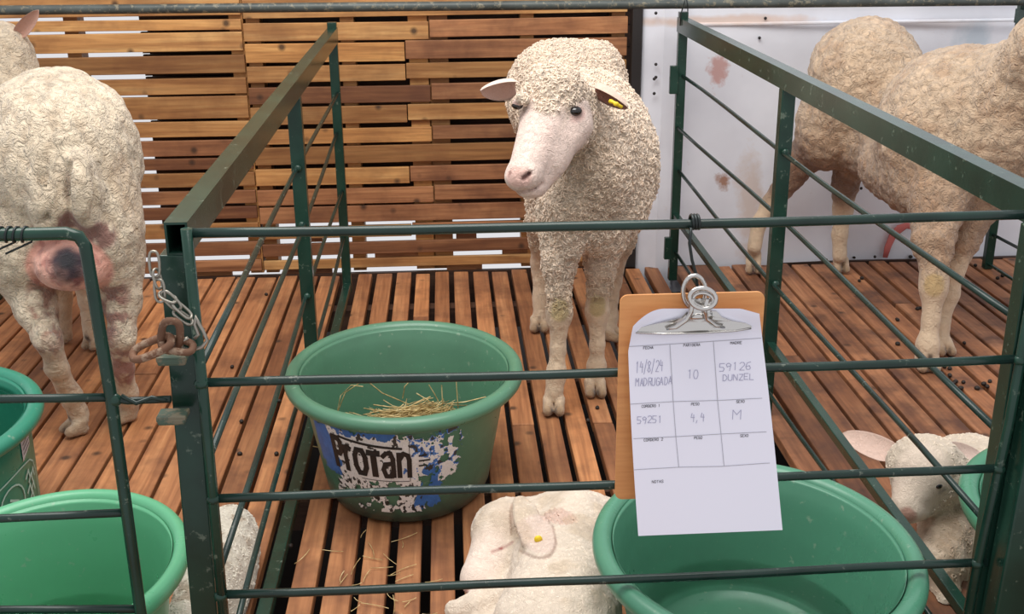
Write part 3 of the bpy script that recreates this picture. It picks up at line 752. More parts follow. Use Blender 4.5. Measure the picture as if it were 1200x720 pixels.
idx = np.arange(ns*nq).reshape(nq, ns); Q = np.stack([idx[:-1, :-1], idx[1:, :-1], idx[1:, 1:], idx[:-1, 1:]], -1).reshape(-1, 4)
Q = Q[pres[Q].all(1)]
me = mesh_np('label', V, Q); set_col(me, np.hstack([Cc, np.ones((len(V), 1))])); o = link('label', me, M['label_print'], protan); o['label'] = 'torn white and blue label reading ProTan'
G.update({'r': ['0,0 0,4.2', '0,3 1.5,4.2 3,4'], 'o': ['1,0 0,1.2 0,3 1,4.2 3,4.2 4,3 4,1.2 3,0 1,0'], 'a': ['.3,3.6 1.5,4.2 3,4.2 3.7,3.2 3.7,0', '3.7,2.4 1,2.2 .3,1.2 1,0 2.6,0 3.7,1'], 'n': ['.3,0 .3,4.2', '.3,3 1.8,4.2 3.3,3.8 3.7,3 3.7,0'], 'p': ['0,0 0,6 2.6,6 3.6,5.4 3.6,3.6 2.6,2.9 0,2.9']})
mb = MB()
def lab_stroke(pts, w, f=lab, off=.003):
    for a, b_ in zip(pts[:-1], pts[1:]):
        A_, B_ = Vector(f(*a, off)), Vector(f(*b_, off)); d = B_-A_
        if d.length < 1e-6: continue
        d.normalize(); nn = Vector((A_.x, A_.y/1.2, 0)).normalized(); sd = d.cross(nn).normalized()*w/2; A_ -= d*w*.35; B_ += d*w*.35
        mb.bm.faces.new([mb.bm.verts.new(k) for k in (A_-sd, B_-sd, B_+sd, A_+sd)])
x = .185
for c_, w_, sw, hh in (('p', .078, .014, .35), ('r', .060, .013, .40), ('o', .085, .013, .40), ('T', .072, .015, .27), ('a', .088, .011, .40), ('n', .088, .011, .40)):
    base = .53+.02*(x-.15)
    for st in G[c_]:
        pts = [tuple(map(float, k.split(','))) for k in st.split()]
        lab_stroke([(x+a/4*w_*.78, base-(b_/6)*hh) for a, b_ in pts], sw)
    x += w_*.95+.010
lab_stroke([(.24+.38*k/8, .15+.05*k/8) for k in range(9)], .006)
lab_stroke([(.36+.3*k/6, .60+.0*k) for k in range(7)], .0015); lab_stroke([(.665, .12+.08*k) for k in range(7)], .0012)
for k in range(3): lab_stroke([(.72, .30+.06*k), (.76+.02*(k == 1), .30+.06*k)], .004)
mb.bm.transform(Matrix.Translation(protan.location)); mb.build('label_lettering', M['ink_black'] if 'ink_black' in M else flat('ink_black', (44, 38, 36), .5), protan)
# emblem, sticker on the teal tub
TS0, TS1 = 60, 104
labt = lambda s, q, off=.002: wall_pt(None, math.radians(lerp(TS0, TS1, s)), q, .302, .318, 1.12, off, .12, .03)
mb = MB()
def poly_on(f, pts, off=.002): mb.bm.faces.new([mb.bm.verts.new(f(*k, off)) for k in pts])
poly_on(labt, [(.62, .07), (.84, .04), (.86, .20), (.62, .27)])
mb.bm.transform(Matrix.Translation(lt.location)); mb.build('sticker', flat('sticker', (206, 206, 212), .5), lt)
mb = MB()
for k in range(3): lab_stroke([(.65, .12+.045*k), (.83, .08+.045*k)], .0022, labt, .003)
mb.bm.transform(Matrix.Translation(lt.location)); mb.build('sticker_print', M['ink'], lt)
mb = MB()
arc = [(.02, .38), (.3, .32), (.6, .30), (.78, .32), (.88, .38), (.93, .48), (.95, .62), (.96, .85)]
lab_stroke(arc, .0035, labt, .0025)
lab_stroke([(.35+.20*math.cos(k/20*6.283), .56+.17*math.sin(k/20*6.283)) for k in range(21)], .004, labt, .0025)
lab_stroke([(.30, .50), (.42, .56), (.34, .64)], .006, labt, .0025)
for k, (s0, q0) in enumerate(((.62, .44), (.68, .50), (.62, .58), (.72, .60), (.66, .67), (.76, .48))): lab_stroke([(s0, q0), (s0+.08, q0-.05), (s0+.10, q0+.03)], .006, labt, .0025)
lab_stroke([(.50, .90), (.68, .76)], .007, labt, .0025)
mb.bm.transform(Matrix.Translation(lt.location)); mb.build('printed_emblem', flat('emblem_white', (170, 205, 195), .5), lt)

# hay
def strands(n, fc, rr, base=None):
    Vv = []; Qq = []; k0 = 0
    for _ in range(n):
        pts, r0 = fc(); Np = len(pts)
        for i, p in enumerate(pts):
            tdir = pts[min(i+1, Np-1)]-pts[max(i-1, 0)]; tdir = tdir/np.linalg.norm(tdir)
            up = np.cross(tdir, (.3, .5, .8)); up /= np.linalg.norm(up); v = np.cross(tdir, up)
            for k in range(3): a_ = k*2.0944; Vv.append(p+(up*math.cos(a_)+v*math.sin(a_))*r0)
        for i in range(Np-1):
            for k in range(3): Qq.append((k0+i*3+k, k0+i*3+(k+1) % 3, k0+i*3+3+(k+1) % 3, k0+i*3+3+k))
        k0 += Np*3
    return Vv, Qq
def hay_strand():
    an = random.gauss(0, .5); L = random.uniform(.05, .16); c = np.array([random.gauss(.01, .058), random.gauss(.02, .055), 0]); 
    rr_ = math.hypot(c[0], c[1]/1.2); z0 = .105+.075*math.exp(-(rr_/.085)**2)*random.random()
    d = np.array([math.cos(an), math.sin(an)*.8, random.uniform(-.12, .35)]); d2 = np.array([random.uniform(-.4, .4), random.uniform(-.4, .4), random.uniform(-.3, .5)])
    return [c+np.array([0, 0, max(.004, z0+.0)])+d*L*(t-.5)+d2*L*(t-.5)**2+np.array([0, 0, .02]) for t in (0, .25, .5, .75, 1)], random.uniform(.0008, .0018)
Vv, Qq = strands(560, hay_strand, .001)
m_, nt_, b_s = newmat('straw'); v_, _, _ = texco(nt_, (1, 1, 1), False); n_ = N(nt_, 'ShaderNodeTexNoise', Scale=60.0); nt_.links.new(v_, n_.inputs['Vector'])
nt_.links.new(ramp(nt_, [(.3, lin((150, 124, 78))), (.55, lin((212, 186, 130))), (.8, lin((244, 228, 182)))], n_.outputs[0]).outputs[0], b_s.inputs['Base Color']); b_s.inputs['Roughness'].default_value = .6
M['straw'] = m_
for L_ in ([(188, 328), (200, 270), (235, 235), (275, 240)], [(290, 222), (340, 262), (430, 300)], [(440, 215), (415, 240), (408, 280)], [(497, 233), (515, 262), (530, 290)], [(588, 200), (592, 260), (596, 315)], [(690, 275), (620, 292), (540, 300)], [(275, 335), (330, 322), (400, 330)], [(540, 235), (543, 290), (540, 330)], [(455, 262), (500, 290), (570, 318)], [(190, 325), (215, 260), (262, 228)]):
    pts = []
    for i, (x, y) in enumerate(L_):
        q = P(330+x/2.88, 370+y/2.88, 2.62); pts.append(q-np.array(protan.location)+np.array([0, 0, 0]))
    pts = [np.array([p[0], p[1]-0*.02, p[2]]) for p in pts]
    base = len(Vv)
    v_, q_ = strands(1, lambda: (pts, .0016), .001); Vv += v_; Qq += [tuple(k+base for k in f) for f in q_]
hay = link('hay', mesh_np('hay', Vv, Qq), M['straw'], None, tuple(protan.location)); tag(hay, 'small heap of dry yellow hay in the old green tub', 'hay', kind='stuff')
# straws on the slats
def ground_straw():
    x, y = random.choice([(random.uniform(-.35, -.05), random.uniform(1.75, 2.35)), (random.uniform(-.3, .8), random.uniform(1.9, 3.4)), (random.uniform(-.3, -.1), random.uniform(2.0, 2.3))])
    a_ = random.uniform(0, 3.14); L = random.uniform(.02, .07); c = np.array([x, y, .004]); d = np.array([math.cos(a_), math.sin(a_), .0]); e = np.array([-d[1], d[0], 0])*random.uniform(-.4, .4)
    return [c+d*L*(t-.5)+e*L*(t-.5)**2+np.array([0, 0, .006*(t-.5)**2]) for t in (0, .25, .5, .75, 1)], .0009
Vv, Qq = strands(46, ground_straw, .001)
tag(link('loose_straw', mesh_np('loose_straw', Vv, Qq), M['straw']), 'thin loose straws scattered on the slatted floor around the tubs', 'straw', kind='stuff')

# droppings
dm = MB(); dm.ball((0, 0, 0), .0075, 8, (1, .85, .8)); dme = bpy.data.meshes.new('dropping'); dm.bm.to_mesh(dme); dm.bm.free(); dme.materials.append(M['dropping'])
spots = [(1118, 449), (1113, 440), (1126, 455), (1129, 448), (1113, 432), (1107, 430), (1153, 450), (1160, 447), (1157, 453), (1145, 455), (1062, 402), (1051, 374), (1075, 362), (1007, 329), (1130, 402), (1143, 311), (1175, 323), (1169, 326), (1133, 302), (1067, 301), (1052, 375), (1052, 403), (1120, 447), (1078, 361), (1010, 326), (968, 305), (1104, 438), (1001, 302)]
for x, y in spots:
    c = PZ(x, y, .004); o = link('dropping', dme, None, None, (c[0], c[1], .004)); o.rotation_euler = (0, 0, random.uniform(0, 3)); o.scale = (random.uniform(.8, 1.2),)*3
    tag(o, 'tiny round dark dropping on the slats of the right pen', 'dropping', 'droppings on the right pen floor')
spotsL = [(312, 345), (281, 532), (324, 532), (283, 494), (338, 510), (327, 470), (340, 640), (331, 652), (700, 478), (689, 493), (272, 430)]
for x, y in spotsL:
    c = PZ(x, y, .004); o = link('dropping', dme, None, None, (c[0], c[1], .004)); o.rotation_euler = (0, 0, random.uniform(0, 3))
    tag(o, 'tiny round dark dropping on the slats of the middle or left pen', 'dropping', 'droppings on the middle and left pen floors')

# ------------------------------------------------------------------ animals
class Body:
    """one continuous animal surface from smoothly joined volumes"""
    def __init__(s, lo, hi, h):
        s.lo = np.array(lo, float); s.h = h; s.n = np.ceil((np.array(hi)-s.lo)/h).astype(int)+1
        s.F = np.full(s.n, .12, np.float32); s.ax = [s.lo[i]+h*np.arange(s.n[i]) for i in range(3)]
    def _box(s, lo, hi):
        a = np.clip(np.floor((np.array(lo)-s.lo)/s.h).astype(int), 0, s.n); b = np.clip(np.ceil((np.array(hi)-s.lo)/s.h).astype(int)+1, 0, s.n)
        sl = tuple(slice(a[i], b[i]) for i in range(3)); return sl, np.meshgrid(*[s.ax[i][sl[i]] for i in range(3)], indexing='ij')
    def _join(s, sl, D, k):
        if D.size == 0: return
        A = s.F[sl]; hh = np.maximum(k-np.abs(A-D), 0)/k; s.F[sl] = np.minimum(A, D)-hh*hh*k*.25
    def ell(s, c, r, k=.04, rot=None):
        c = np.array(c); r = np.array(r, float); m = r.max()+.05+k
        sl, (X, Y, Z) = s._box(c-m, c+m); X = X-c[0]; Y = Y-c[1]; Z = Z-c[2]
        if rot is not None:
            R = np.array(rot); X, Y, Z = (R[0, i]*X+R[1, i]*Y+R[2, i]*Z for i in range(3))
        k0 = np.sqrt((X/r[0])**2+(Y/r[1])**2+(Z/r[2])**2); k1 = np.sqrt((X/r[0]**2)**2+(Y/r[1]**2)**2+(Z/r[2]**2)**2)+1e-9
        s._join(sl, (k0*(k0-1)/k1).astype(np.float32), k); return s
    def cap(s, a, b, ra, rb, k=.03, sub=False):
        a = np.array(a, float); b = np.array(b, float); m = max(ra, rb)+.05+k
        sl, (X, Y, Z) = s._box(np.minimum(a, b)-m, np.maximum(a, b)+m); d = b-a; L2 = d@d
        t = np.clip(((X-a[0])*d[0]+(Y-a[1])*d[1]+(Z-a[2])*d[2])/L2, 0, 1)
        D = (np.sqrt((X-a[0]-t*d[0])**2+(Y-a[1]-t*d[1])**2+(Z-a[2]-t*d[2])**2)-(ra+(rb-ra)*t)).astype(np.float32)
        if sub:
            A = s.F[sl]; D = -D; hh = np.maximum(k-np.abs(A-D), 0)/k; s.F[sl] = np.maximum(A, D)+hh*hh*k*.25
        else: s._join(sl, D, k)
        return s
    def chain(s, pts, rad, k=.025):
        for i in range(len(pts)-1): s.cap(pts[i], pts[i+1], rad[i], rad[i+1], k)
        return s
    def surface(s):
        F = s.F; S_ = F < 0; n = F.shape
        c = [S_[i:n[0]-1+i, j:n[1]-1+j, k:n[2]-1+k] for i in (0, 1) for j in (0, 1) for k in (0, 1)]
        anyv = c[0].copy(); allv = c[0].copy()
        for q in c[1:]: anyv |= q; allv &= q
        act = anyv & ~allv; I = np.argwhere(act); idm = np.full(act.shape, -1, np.int32); idm[act] = np.arange(len(I))
        cor = np.array([(i, j, k) for i in (0, 1) for j in (0, 1) for k in (0, 1)])
        val = np.stack([F[I[:, 0]+q[0], I[:, 1]+q[1], I[:, 2]+q[2]] for q in cor], 1)
        acc = np.zeros((len(I), 3)); cnt = np.zeros(len(I))
        for a in range(8):
            for b in range(a+1, 8):
                if np.abs(cor[a]-cor[b]).sum() != 1: continue
                m = (val[:, a] < 0) != (val[:, b] < 0); t = val[m, a]/(val[m, a]-val[m, b])
                acc[m] += cor[a]+t[:, None]*(cor[b]-cor[a]); cnt[m] += 1
        V = s.lo+(I+acc/cnt[:, None])*s.h
        Q = []
        for ax in range(3):
            u, v = (ax+1) % 3, (ax+2) % 3
            sl0 = [slice(None)]*3; sl1 = [slice(None)]*3; sl0[ax] = slice(0, -1); sl1[ax] = slice(1, None)
            E_ = np.argwhere(S_[tuple(sl0)] != S_[tuple(sl1)])
            ok = (E_[:, u] > 0) & (E_[:, v] > 0) & (E_[:, u] < n[u]-1) & (E_[:, v] < n[v]-1); E_ = E_[ok]
            ins = S_[E_[:, 0], E_[:, 1], E_[:, 2]]
            def cell(du, dv):
                q = E_.copy(); q[:, u] += du; q[:, v] += dv; return idm[q[:, 0], q[:, 1], q[:, 2]]
            q = np.stack([cell(-1, -1), cell(0, -1), cell(0, 0), cell(-1, 0)], 1); q[~ins] = q[~ins][:, ::-1]; Q.append(q)
        Q = np.concatenate(Q); Q = Q[(Q >= 0).all(1)]
        return V, Q
def on_skin(V, px, py):
    v = V-np.array([0, 0, CAM_H]); z = v@_d; x_ = 600+F_PX*(v@_R)/z; y_ = 360-F_PX*(v@_U)/z
    m = np.hypot(x_-px, y_-py) < 3.5; idx = np.where(m)[0]; return V[idx[np.argsort(z[idx])[:3]]].mean(0)
def vnormals(V, Q):
    d1 = V[Q[:, 2]]-V[Q[:, 0]]; d2 = V[Q[:, 3]]-V[Q[:, 1]]; fn = np.cross(d1, d2); Nn = np.zeros_like(V)
    for k in range(4): np.add.at(Nn, Q[:, k], fn)
    return Nn/(np.linalg.norm(Nn, axis=1)[:, None]+1e-12), np.linalg.norm(fn, axis=1)/2
def relax(V, Q, it=2):
    for _ in range(it):
        A = np.zeros_like(V); c = np.zeros(len(V))
        for k in range(4):
            np.add.at(A, Q[:, k], V[Q[:, (k+1) % 4]]); np.add.at(c, Q[:, k], 1)
            np.add.at(A, Q[:, k], V[Q[:, (k+3) % 4]]); np.add.at(c, Q[:, k], 1)
        V = V*.5+A/c[:, None]*.5
    return V
def smooth01(x): x = np.clip(x, 0, 1); return x*x*(3-2*x)
def near(V, a, b, r, soft=.35):
    """1 inside a tapered capsule a-b radius r, fading"""
    a = np.array(a); b = np.array(b); d = b-a; t = np.clip(((V-a)@d)/max(d@d, 1e-9), 0, 1); dd = np.linalg.norm(V-a-t[:, None]*d, axis=1)
    return smooth01((r-dd)/(r*soft))
def blend(C, w, col): return C*(1-w[:, None])+np.array(lin(col))*w[:, None]
def curls(V, Q, Nn, area, wool, C, n, L, w, h, r, mat, parent, root, name='fleece', down=.0, dens=None, col_gain=(.86, 1.14)):
    fw = wool[Q].mean(1)*area
    if dens is not None: fw = fw*dens[Q].mean(1)
    fw = np.where(wool[Q].min(1) > .4, fw, 0); fw /= fw.sum()
    fi = rng.choice(len(Q), n, p=fw); u, v = rng.random(n), rng.random(n)
    q = Q[fi]; B = (V[q[:, 0]]*((1-u)*(1-v))[:, None]+V[q[:, 1]]*(u*(1-v))[:, None]+V[q[:, 2]]*(u*v)[:, None]+V[q[:, 3]]*((1-u)*v)[:, None])
    nn = Nn[q[:, 0]]; cc = C[q[:, 0]]*(rng.uniform(*col_gain, n))[:, None]
    rd = rng.normal(size=(n, 3)); rd[:, 2] -= down; td = rd-nn*(rd*nn).sum(1)[:, None]; td /= np.linalg.norm(td, axis=1)[:, None]; sd = np.cross(nn, td)
    Ls = L*rng.uniform(.6, 1.3, n); ws = w*rng.uniform(-1, 1, n); hs = h*rng.uniform(.5, 1.3, n); K = 6; allV = np.zeros((n, K, 3, 3))
    ts = np.linspace(0, 1, K); pts = []
    for t in ts: pts.append(B+td*(Ls*(t-.5))[:, None]+nn*(hs*math.sin(math.pi*(t*.94+.03))-.004)[:, None]+sd*(ws*math.sin(2*math.pi*t))[:, None])
    for i in range(K):
        tg = pts[min(i+1, K-1)]-pts[max(i-1, 0)]; tg /= np.linalg.norm(tg, axis=1)[:, None]; up = np.cross(tg, nn+.01); up /= np.linalg.norm(up, axis=1)[:, None]; vv = np.cross(tg, up)
        ri = r*(.45+.75*math.sin(math.pi*(ts[i]*.9+.05)))
        for k in range(3): a_ = k*2.0944; allV[:, i, k] = pts[i]+(up*math.cos(a_)+vv*math.sin(a_))*ri
    VV = allV.reshape(-1, 3)-np.array(root.location); base = (np.arange(n)*K*3)[:, None, None]
    pat = np.array([[i*3+k, i*3+(k+1) % 3, i*3+3+(k+1) % 3, i*3+3+k] for i in range(K-1) for k in range(3)])
    QQ = (base+pat[None]).reshape(-1, 4)
    me = mesh_np(name, VV, QQ); set_col(me, np.hstack([np.repeat(cc, K*3, axis=0), np.ones((n*K*3, 1))]))
    return link(name, me, mat, parent)
def finish(root, V, Q, C, wool, mat, name='body'):
    me = mesh_np(name, V-np.array(root.location), Q); set_col(me, np.hstack([C, wool[:, None]])); return link(name, me, mat, root)
def ear(root, base, tip, nrm, width, col_out, col_in, name='ear', droop=.0, cup=.35):
    """leaf-shaped cupped ear from base to tip; nrm: direction the open side faces"""
    base, tip, nrm = np.array(base, float), np.array(tip, float), np.array(nrm, float); d = tip-base; L = np.linalg.norm(d); d /= L
    nrm = nrm-d*(nrm@d); nrm /= np.linalg.norm(nrm); s = np.cross(d, nrm); nu_, nv_ = 14, 18; Vo, Vi, Co = [], [], []
    for j in range(nv_+1):
        t = j/nv_; w = width*(math.sin(math.pi*min(1, (t*.80+.20)))**.55)*(1 if t < .97 else .7); w = max(w, .0015)
        if t < .15: w *= .75+.25*t/.15
        for i in range(nu_+1):
            a_ = (i/nu_-.5)*2; p = base+d*L*t+s*w*a_*(1-.12*a_*a_)+nrm*(cup*w*(a_*a_-.55))*(1-.3*t)+np.array([0, 0, -droop*L*t*t]); Vo.append(p-nrm*(.0045*(1-.5*t)*(1-abs(a_)**3))); Vi.append(p+nrm*.0012)
    nn = (nu_+1)*(nv_+1); Qs = []
    for j in range(nv_):
        for i in range(nu_):
            a = j*(nu_+1)+i; f = (a, a+1, a+nu_+2, a+nu_+1); Qs.append(f); Qs.append(tuple(k+nn for k in f[::-1]))
    rim = [i for i in range(nu_+1)]+[j*(nu_+1)+nu_ for j in range(1, nv_+1)]+[nv_*(nu_+1)+i for i in range(nu_-1, -1, -1)]+[j*(nu_+1) for j in range(nv_-1, 0, -1)]
    for k in range(len(rim)): a, b = rim[k], rim[(k+1) % len(rim)]; Qs.append((b, a, a+nn, b+nn))
    VV = np.array(Vo+Vi)-np.array(root.location); me = mesh_np(name, VV, Qs)
    C1 = np.array(lin(col_out)); C2 = np.array(lin(col_in)); Cc_ = np.vstack([np.tile(C1, (nn, 1)), np.tile(C2, (nn, 1))])
    set_col(me, np.hstack([Cc_, np.full((2*nn, 1), .25)])); return link(name, me, M['lamb_coat'], root)
def eye(root, c, r, look, lid=None, lid_col=(196, 160, 150)):
    c = np.array(c, float); look = np.array(look, float); look /= np.linalg.norm(look)
    mb = MB(); mb.ball(tuple(c), r, 18, (1.15, 1, .78)); mb.build('eye', M['eye'], root)
PX = lambda Y: (Y*.94+.48)/F_PX   # rough metres per pixel at depth Y

def paint_hooves(B, V, C):
    C = C*(.88+.24*fbm(V*85, 2, 77))[:, None]
    for c, f, L in B.hv:
        p0 = c+f*(L+.018); p1 = c+f*(L*.5+.012)
        C = blend(C, near(V, (p0[0], p0[1], .016), (p0[0], p0[1], .020), .034, .35)*.55, (150, 122, 92))
        C = blend(C, near(V, (p0[0], p0[1], .004), (p1[0], p1[1], .052), .0135, .8)*.95, (48, 32, 26))
    return C
# ---- ewe 1: standing in the middle pen, head turned to the viewer's left
e1 = thing('ewe', 'cream woolly ewe standing in the middle pen facing the viewer, yellow ear tag', 'sheep', (.33, 3.2, 0), 'adult ewes')
b = Body((.02, 2.6, -.01), (.70, 4.10, 1.06), .0055)
b.ell(P(664, 118, 3.70), (.180, .22, .19), .05); b.ell(P(634, 104, 3.72), (.10, .16, .13), .05); b.ell(P(702, 98, 3.70), (.085, .16, .13), .05); b.ell(P(690, 165, 3.45), (.185, .30, .205), .05)
b.ell(P(704, 195, 3.22), (.165, .19, .20), .06); b.ell(P(700, 245, 3.12), (.125, .12, .12), .05)
b.ell(P(700, 190, 3.08), (.10, .12, .16), .05)                       # fleece of the neck front
b.cap(P(696, 160, 3.16), P(668, 128, 2.99), .115, .078, .05)         # neck
b.cap(P(668, 240, 3.05), P(670, 294, 3.03), .065, .026, .04); b.cap(P(710, 250, 3.08), P(712, 280, 3.08), .06, .03, .04)
S0, MZ = P(648, 122, 2.93), P(613, 207, 2.775)
b.ell(P(652, 112, 2.94), (.080, .082, .075), .03)                     # poll
b.cap(P(643, 132, 2.90), P(617, 200, 2.785), .066, .045, .03); b.cap(P(672, 146, 2.90), P(645, 188, 2.835), .044, .036, .03)         # face
b.cap(P(668, 150, 2.925), P(640, 186, 2.845), .050, .034, .03)       # cheek / jaw
b.cap(P(648, 188, 2.855), P(629, 217, 2.80), .036, .030, .025)
b.ell(P(610, 209, 2.768), (.037, .03, .030), .03); b.ell(P(620, 223, 2.785), (.030, .026, .020), .015)
b.cap(P(669, 120, 2.885), P(683, 124, 2.905), .018, .014, .02); b.cap(P(611, 116, 2.86), P(604, 122, 2.875), .015, .010, .015)   # brows
b.cap(P(613, 209, 2.733), P(621, 203, 2.742), .005, .0045, .006, True); b.cap(P(595, 208, 2.745), P(597, 202, 2.75), .004, .003, .006, True); b.cap(P(601, 214, 2.733), P(603, 224, 2.742), .003, .003, .006, True); b.cap(P(606, 226, 2.745), P(638, 215, 2.77), .003, .003, .008, True)
b.ell(P(676, 133, 2.880), (.008, .008, .008), .01)
# legs
def leg(B, pts, rad, k=.022): B.chain(pts, rad, k)
leg(b, [P(660, 250, 3.12), P(655, 310, 3.07), P(656, 362, 3.04), P(655, 372, 3.035), P(654, 410, 3.02), P(652, 438, 3.005), P(649, 462, 2.99)], [.075, .042, .030, .031, .0195, .026, .026])
leg(b, [P(712, 250, 3.16), P(703, 310, 3.15), P(700, 358, 3.14), P(700, 368, 3.14), P(700, 405, 3.12), P(699, 430, 3.115), P(697, 445, 3.11)], [.075, .040, .029, .030, .019, .025, .025])
leg(b, [P(650, 190, 3.62), P(640, 260, 3.60), P(634, 310, 3.68), P(634, 350, 3.66), P(633, 372, 3.64)], [.10, .06, .032, .025, .026])
leg(b, [P(730, 190, 3.60), P(720, 280, 3.56), P(716, 330, 3.60), P(714, 372, 3.56), P(713, 388, 3.53)], [.10, .06, .032, .025, .026])
def hooves(B, c, fwd, s=.0145, L=.04, Z=None):
    c = np.array(c, float); fwd = np.array(fwd, float)/np.linalg.norm(fwd); sd = np.cross(fwd, (0, 0, 1))
    if not hasattr(B, 'hv'): B.hv = []
    B.hv.append((c, fwd, L))
    for q in (-1, 1):
        a = c+sd*q*s*1.15; a[2] = max(c[2], .036); t_ = a+fwd*L; t_[2] = .017; B.cap(a, t_, s*1.1, s*.95, .003)
        b2 = a.copy(); b2[2] = .016; B.cap(b2, t_, s, s*.95, .005)
hooves(b, P(649, 468, 2.985), (-.1, -1, 0)); hooves(b, P(697, 450, 3.10), (-.02, -1, 0)); hooves(b, P(632, 378, 3.64), (-.1, -1, 0)); hooves(b, P(713, 394, 3.53), (.6, -.5, 0))
V, Q = b.surface(); V = relax(V, Q, 1); Nn, ar = vnormals(V, Q)
face = np.maximum.reduce([near(V, P(668, 160, 2.87), P(655, 186, 2.84), .040, .3), near(V, P(683, 140, 2.9), P(650, 198, 2.84), .042, .3), near(V, P(652, 200, 2.83), P(628, 222, 2.79), .045, .3), near(V, P(606, 104, 2.93), P(604, 118, 2.9), .022, .5), near(V, P(640, 138, 2.88), P(612, 214, 2.765), .072, .25), near(V, P(626, 220, 2.79), P(612, 215, 2.77), .06), near(V, P(682, 135, 2.885), P(630, 190, 2.82), .045, .3), near(V, P(604, 125, 2.87), P(610, 160, 2.84), .03)])
face = np.maximum.reduce([face]+[near(V, q, q+.001, r_, .35) for q, r_ in ((on_skin(V, 656, 181), .040), (on_skin(V, 666, 165), .038), (on_skin(V, 642, 203), .036))])
forehead = near(V, P(646, 98, 2.9), P(641, 128, 2.86), .045, .4); face = face*(1-forehead*.95)
lowleg = smooth01((.33-V[:, 2])/.08)
wool = 1-np.maximum(face, lowleg)
n_big = fbm(V*9, 3, 1); wl = worley(V*60, 2); wl2 = worley(V*95+3, 4)
V = V+Nn*(((1-wl)*.013-.004+(n_big-.5)*.022)*wool)[:, None]+Nn*((fbm(V*60, 2, 5)-.5)*.004*(1-wool)*(1-face))[:, None]
C = np.tile(np.array(lin((240, 219, 197))), (len(V), 1))*(.86+.28*n_big)[:, None]
C = blend(C, near(V, P(655, 95, 2.9), P(672, 150, 2.93), .085)*.4, (206, 188, 168))
C = blend(C, near(V, P(672, 170, 2.9), P(690, 240, 3.0), .10)*.35, (186, 162, 134))
C = blend(C, face, (232, 208, 196)); C = blend(C, near(V, P(603, 208, 2.74), P(612, 208, 2.745), .030)*.6, (222, 170, 158))
C = blend(C, near(V, P(640, 150, 2.83), P(630, 185, 2.79), .03)*.3, (208, 178, 168))
C = blend(C, near(V, P(676, 134, 2.875), P(668, 140, 2.87), .026)*.6, (206, 160, 152)); C = blend(C, near(V, P(676, 133, 2.875), P(669, 138, 2.87), .017)*.7, (120, 78, 72)); C = blend(C, near(V, P(603, 126, 2.86), P(604, 130, 2.86), .02)*.5, (206, 164, 154))
C = blend(C, near(V, P(613, 209, 2.735), P(621, 203, 2.744), .0095, .7), (92, 54, 48)); C = blend(C, near(V, P(594, 209, 2.745), P(597, 202, 2.75), .008, .7)*.8, (120, 74, 66)); C = blend(C, near(V, P(600, 213, 2.735), P(603, 223, 2.742), .005, .8)*.6, (176, 116, 106))
for a_, b_ in (((602, 225), (608, 226)), ((608, 226), (620, 224)), ((620, 224), (638, 215))): C = blend(C, near(V, P(*a_, 2.75), P(*b_, 2.765), .010, .9)*.5, (150, 104, 96))
lw = smooth01((.42-V[:, 2])/.15); C = blend(C, lw*.75*(1-face), (206, 180, 148))
for k_ in (P(656, 366, 3.0), P(700, 362, 3.10)): C = blend(C, near(V, k_, k_+np.array([0, 0, .01]), .034)*.65, (172, 152, 92))
C = blend(C, smooth01((.05-V[:, 2])/.02)*.8, (176, 146, 114)); C = blend(C, smooth01((.016-V[:, 2])/.01)*.6, (110, 84, 62))
C = paint_hooves(b, V, C); finish(e1, V, Q, C, wool, M['fleece'])
curls(V, Q, Nn, ar, wool*(1-near(V, P(652, 108, 2.9), P(652, 112, 2.92), .10)*.0), C, 34000, .015, .005, .0055, .0017, M['curl'], e1, e1)
eye(e1, on_skin(V, 677, 131)+np.array([-.001, .0065, .0]), .0168, (.3, -1, 0)); eye(e1, on_skin(V, 604, 127)+np.array([.004, .0075, 0]), .0125, (-1, -1, 0))
ear(e1, P(606, 101, 2.93), P(563, 104, 2.89), (.15, -.75, -.5), .036, (232, 210, 196), (206, 168, 152), cup=1.0, droop=.05)
er = ear(e1, P(697, 103, 2.96), P(736, 120, 2.93), (.0, -.6, -.8), .034, (226, 200, 182), (150, 104, 88), cup=.9, droop=.15)
mb = MB(); mb.tube([tuple(P(714, 118, 2.90)), tuple(P(721, 121, 2.893)), tuple(P(729, 126, 2.892))], .0045, 8); mb.ball(tuple(P(722, 122, 2.890)), .0075, 12, (1, .5, .8)); mb.ball(tuple(P(716, 119, 2.905)), .007, 12, (1, .5, .8))
mb.build('ear_tag', M['tag_yellow'], e1)

# ---- ewe 2: seen from behind in the left pen, swollen bruised udder
e2 = thing('ewe', 'cream ewe seen from behind in the left pen with a large dark bruised udder', 'sheep', (-1.0, 3.1, 0), 'adult ewes')
b = Body((-1.62, 2.64, -.01), (-.60, 4.2, 1.16), .0065)
b.ell(P(72, 190, 3.06), (.205, .22, .235), .06); b.ell(P(62, 130, 3.15), (.15, .20, .11), .06)
b.ell(P(40, 190, 3.45), (.20, .34, .22), .06); b.ell(P(20, 200, 3.75), (.17, .2, .2), .06)
b.cap(P(12, 140, 3.78), P(6, 80, 3.86), .12, .10, .05); b.ell(P(4, 62, 3.88), (.085, .09, .10), .04); b.cap(P(0, 60, 3.95), P(-24, 90, 4.02), .06, .045, .03)
b.ell(P(30, 285, 2.98), (.105, .13, .15), .05); b.ell(P(130, 270, 2.98), (.080, .12, .17), .05)
b.ell(P(55, 235, 2.86), (.045, .05, .10), .03); b.ell(P(98, 225, 2.86), (.045, .05, .10), .03)     # tail and haunch folds
b.cap(P(80, 195, 2.84), P(81, 264, 2.83), .006, .010, .02, True); b.cap(P(48, 180, 2.84), P(56, 255, 2.83), .004, .008, .02, True); b.cap(P(112, 190, 2.85), P(112, 250, 2.84), .003, .005, .02, True)
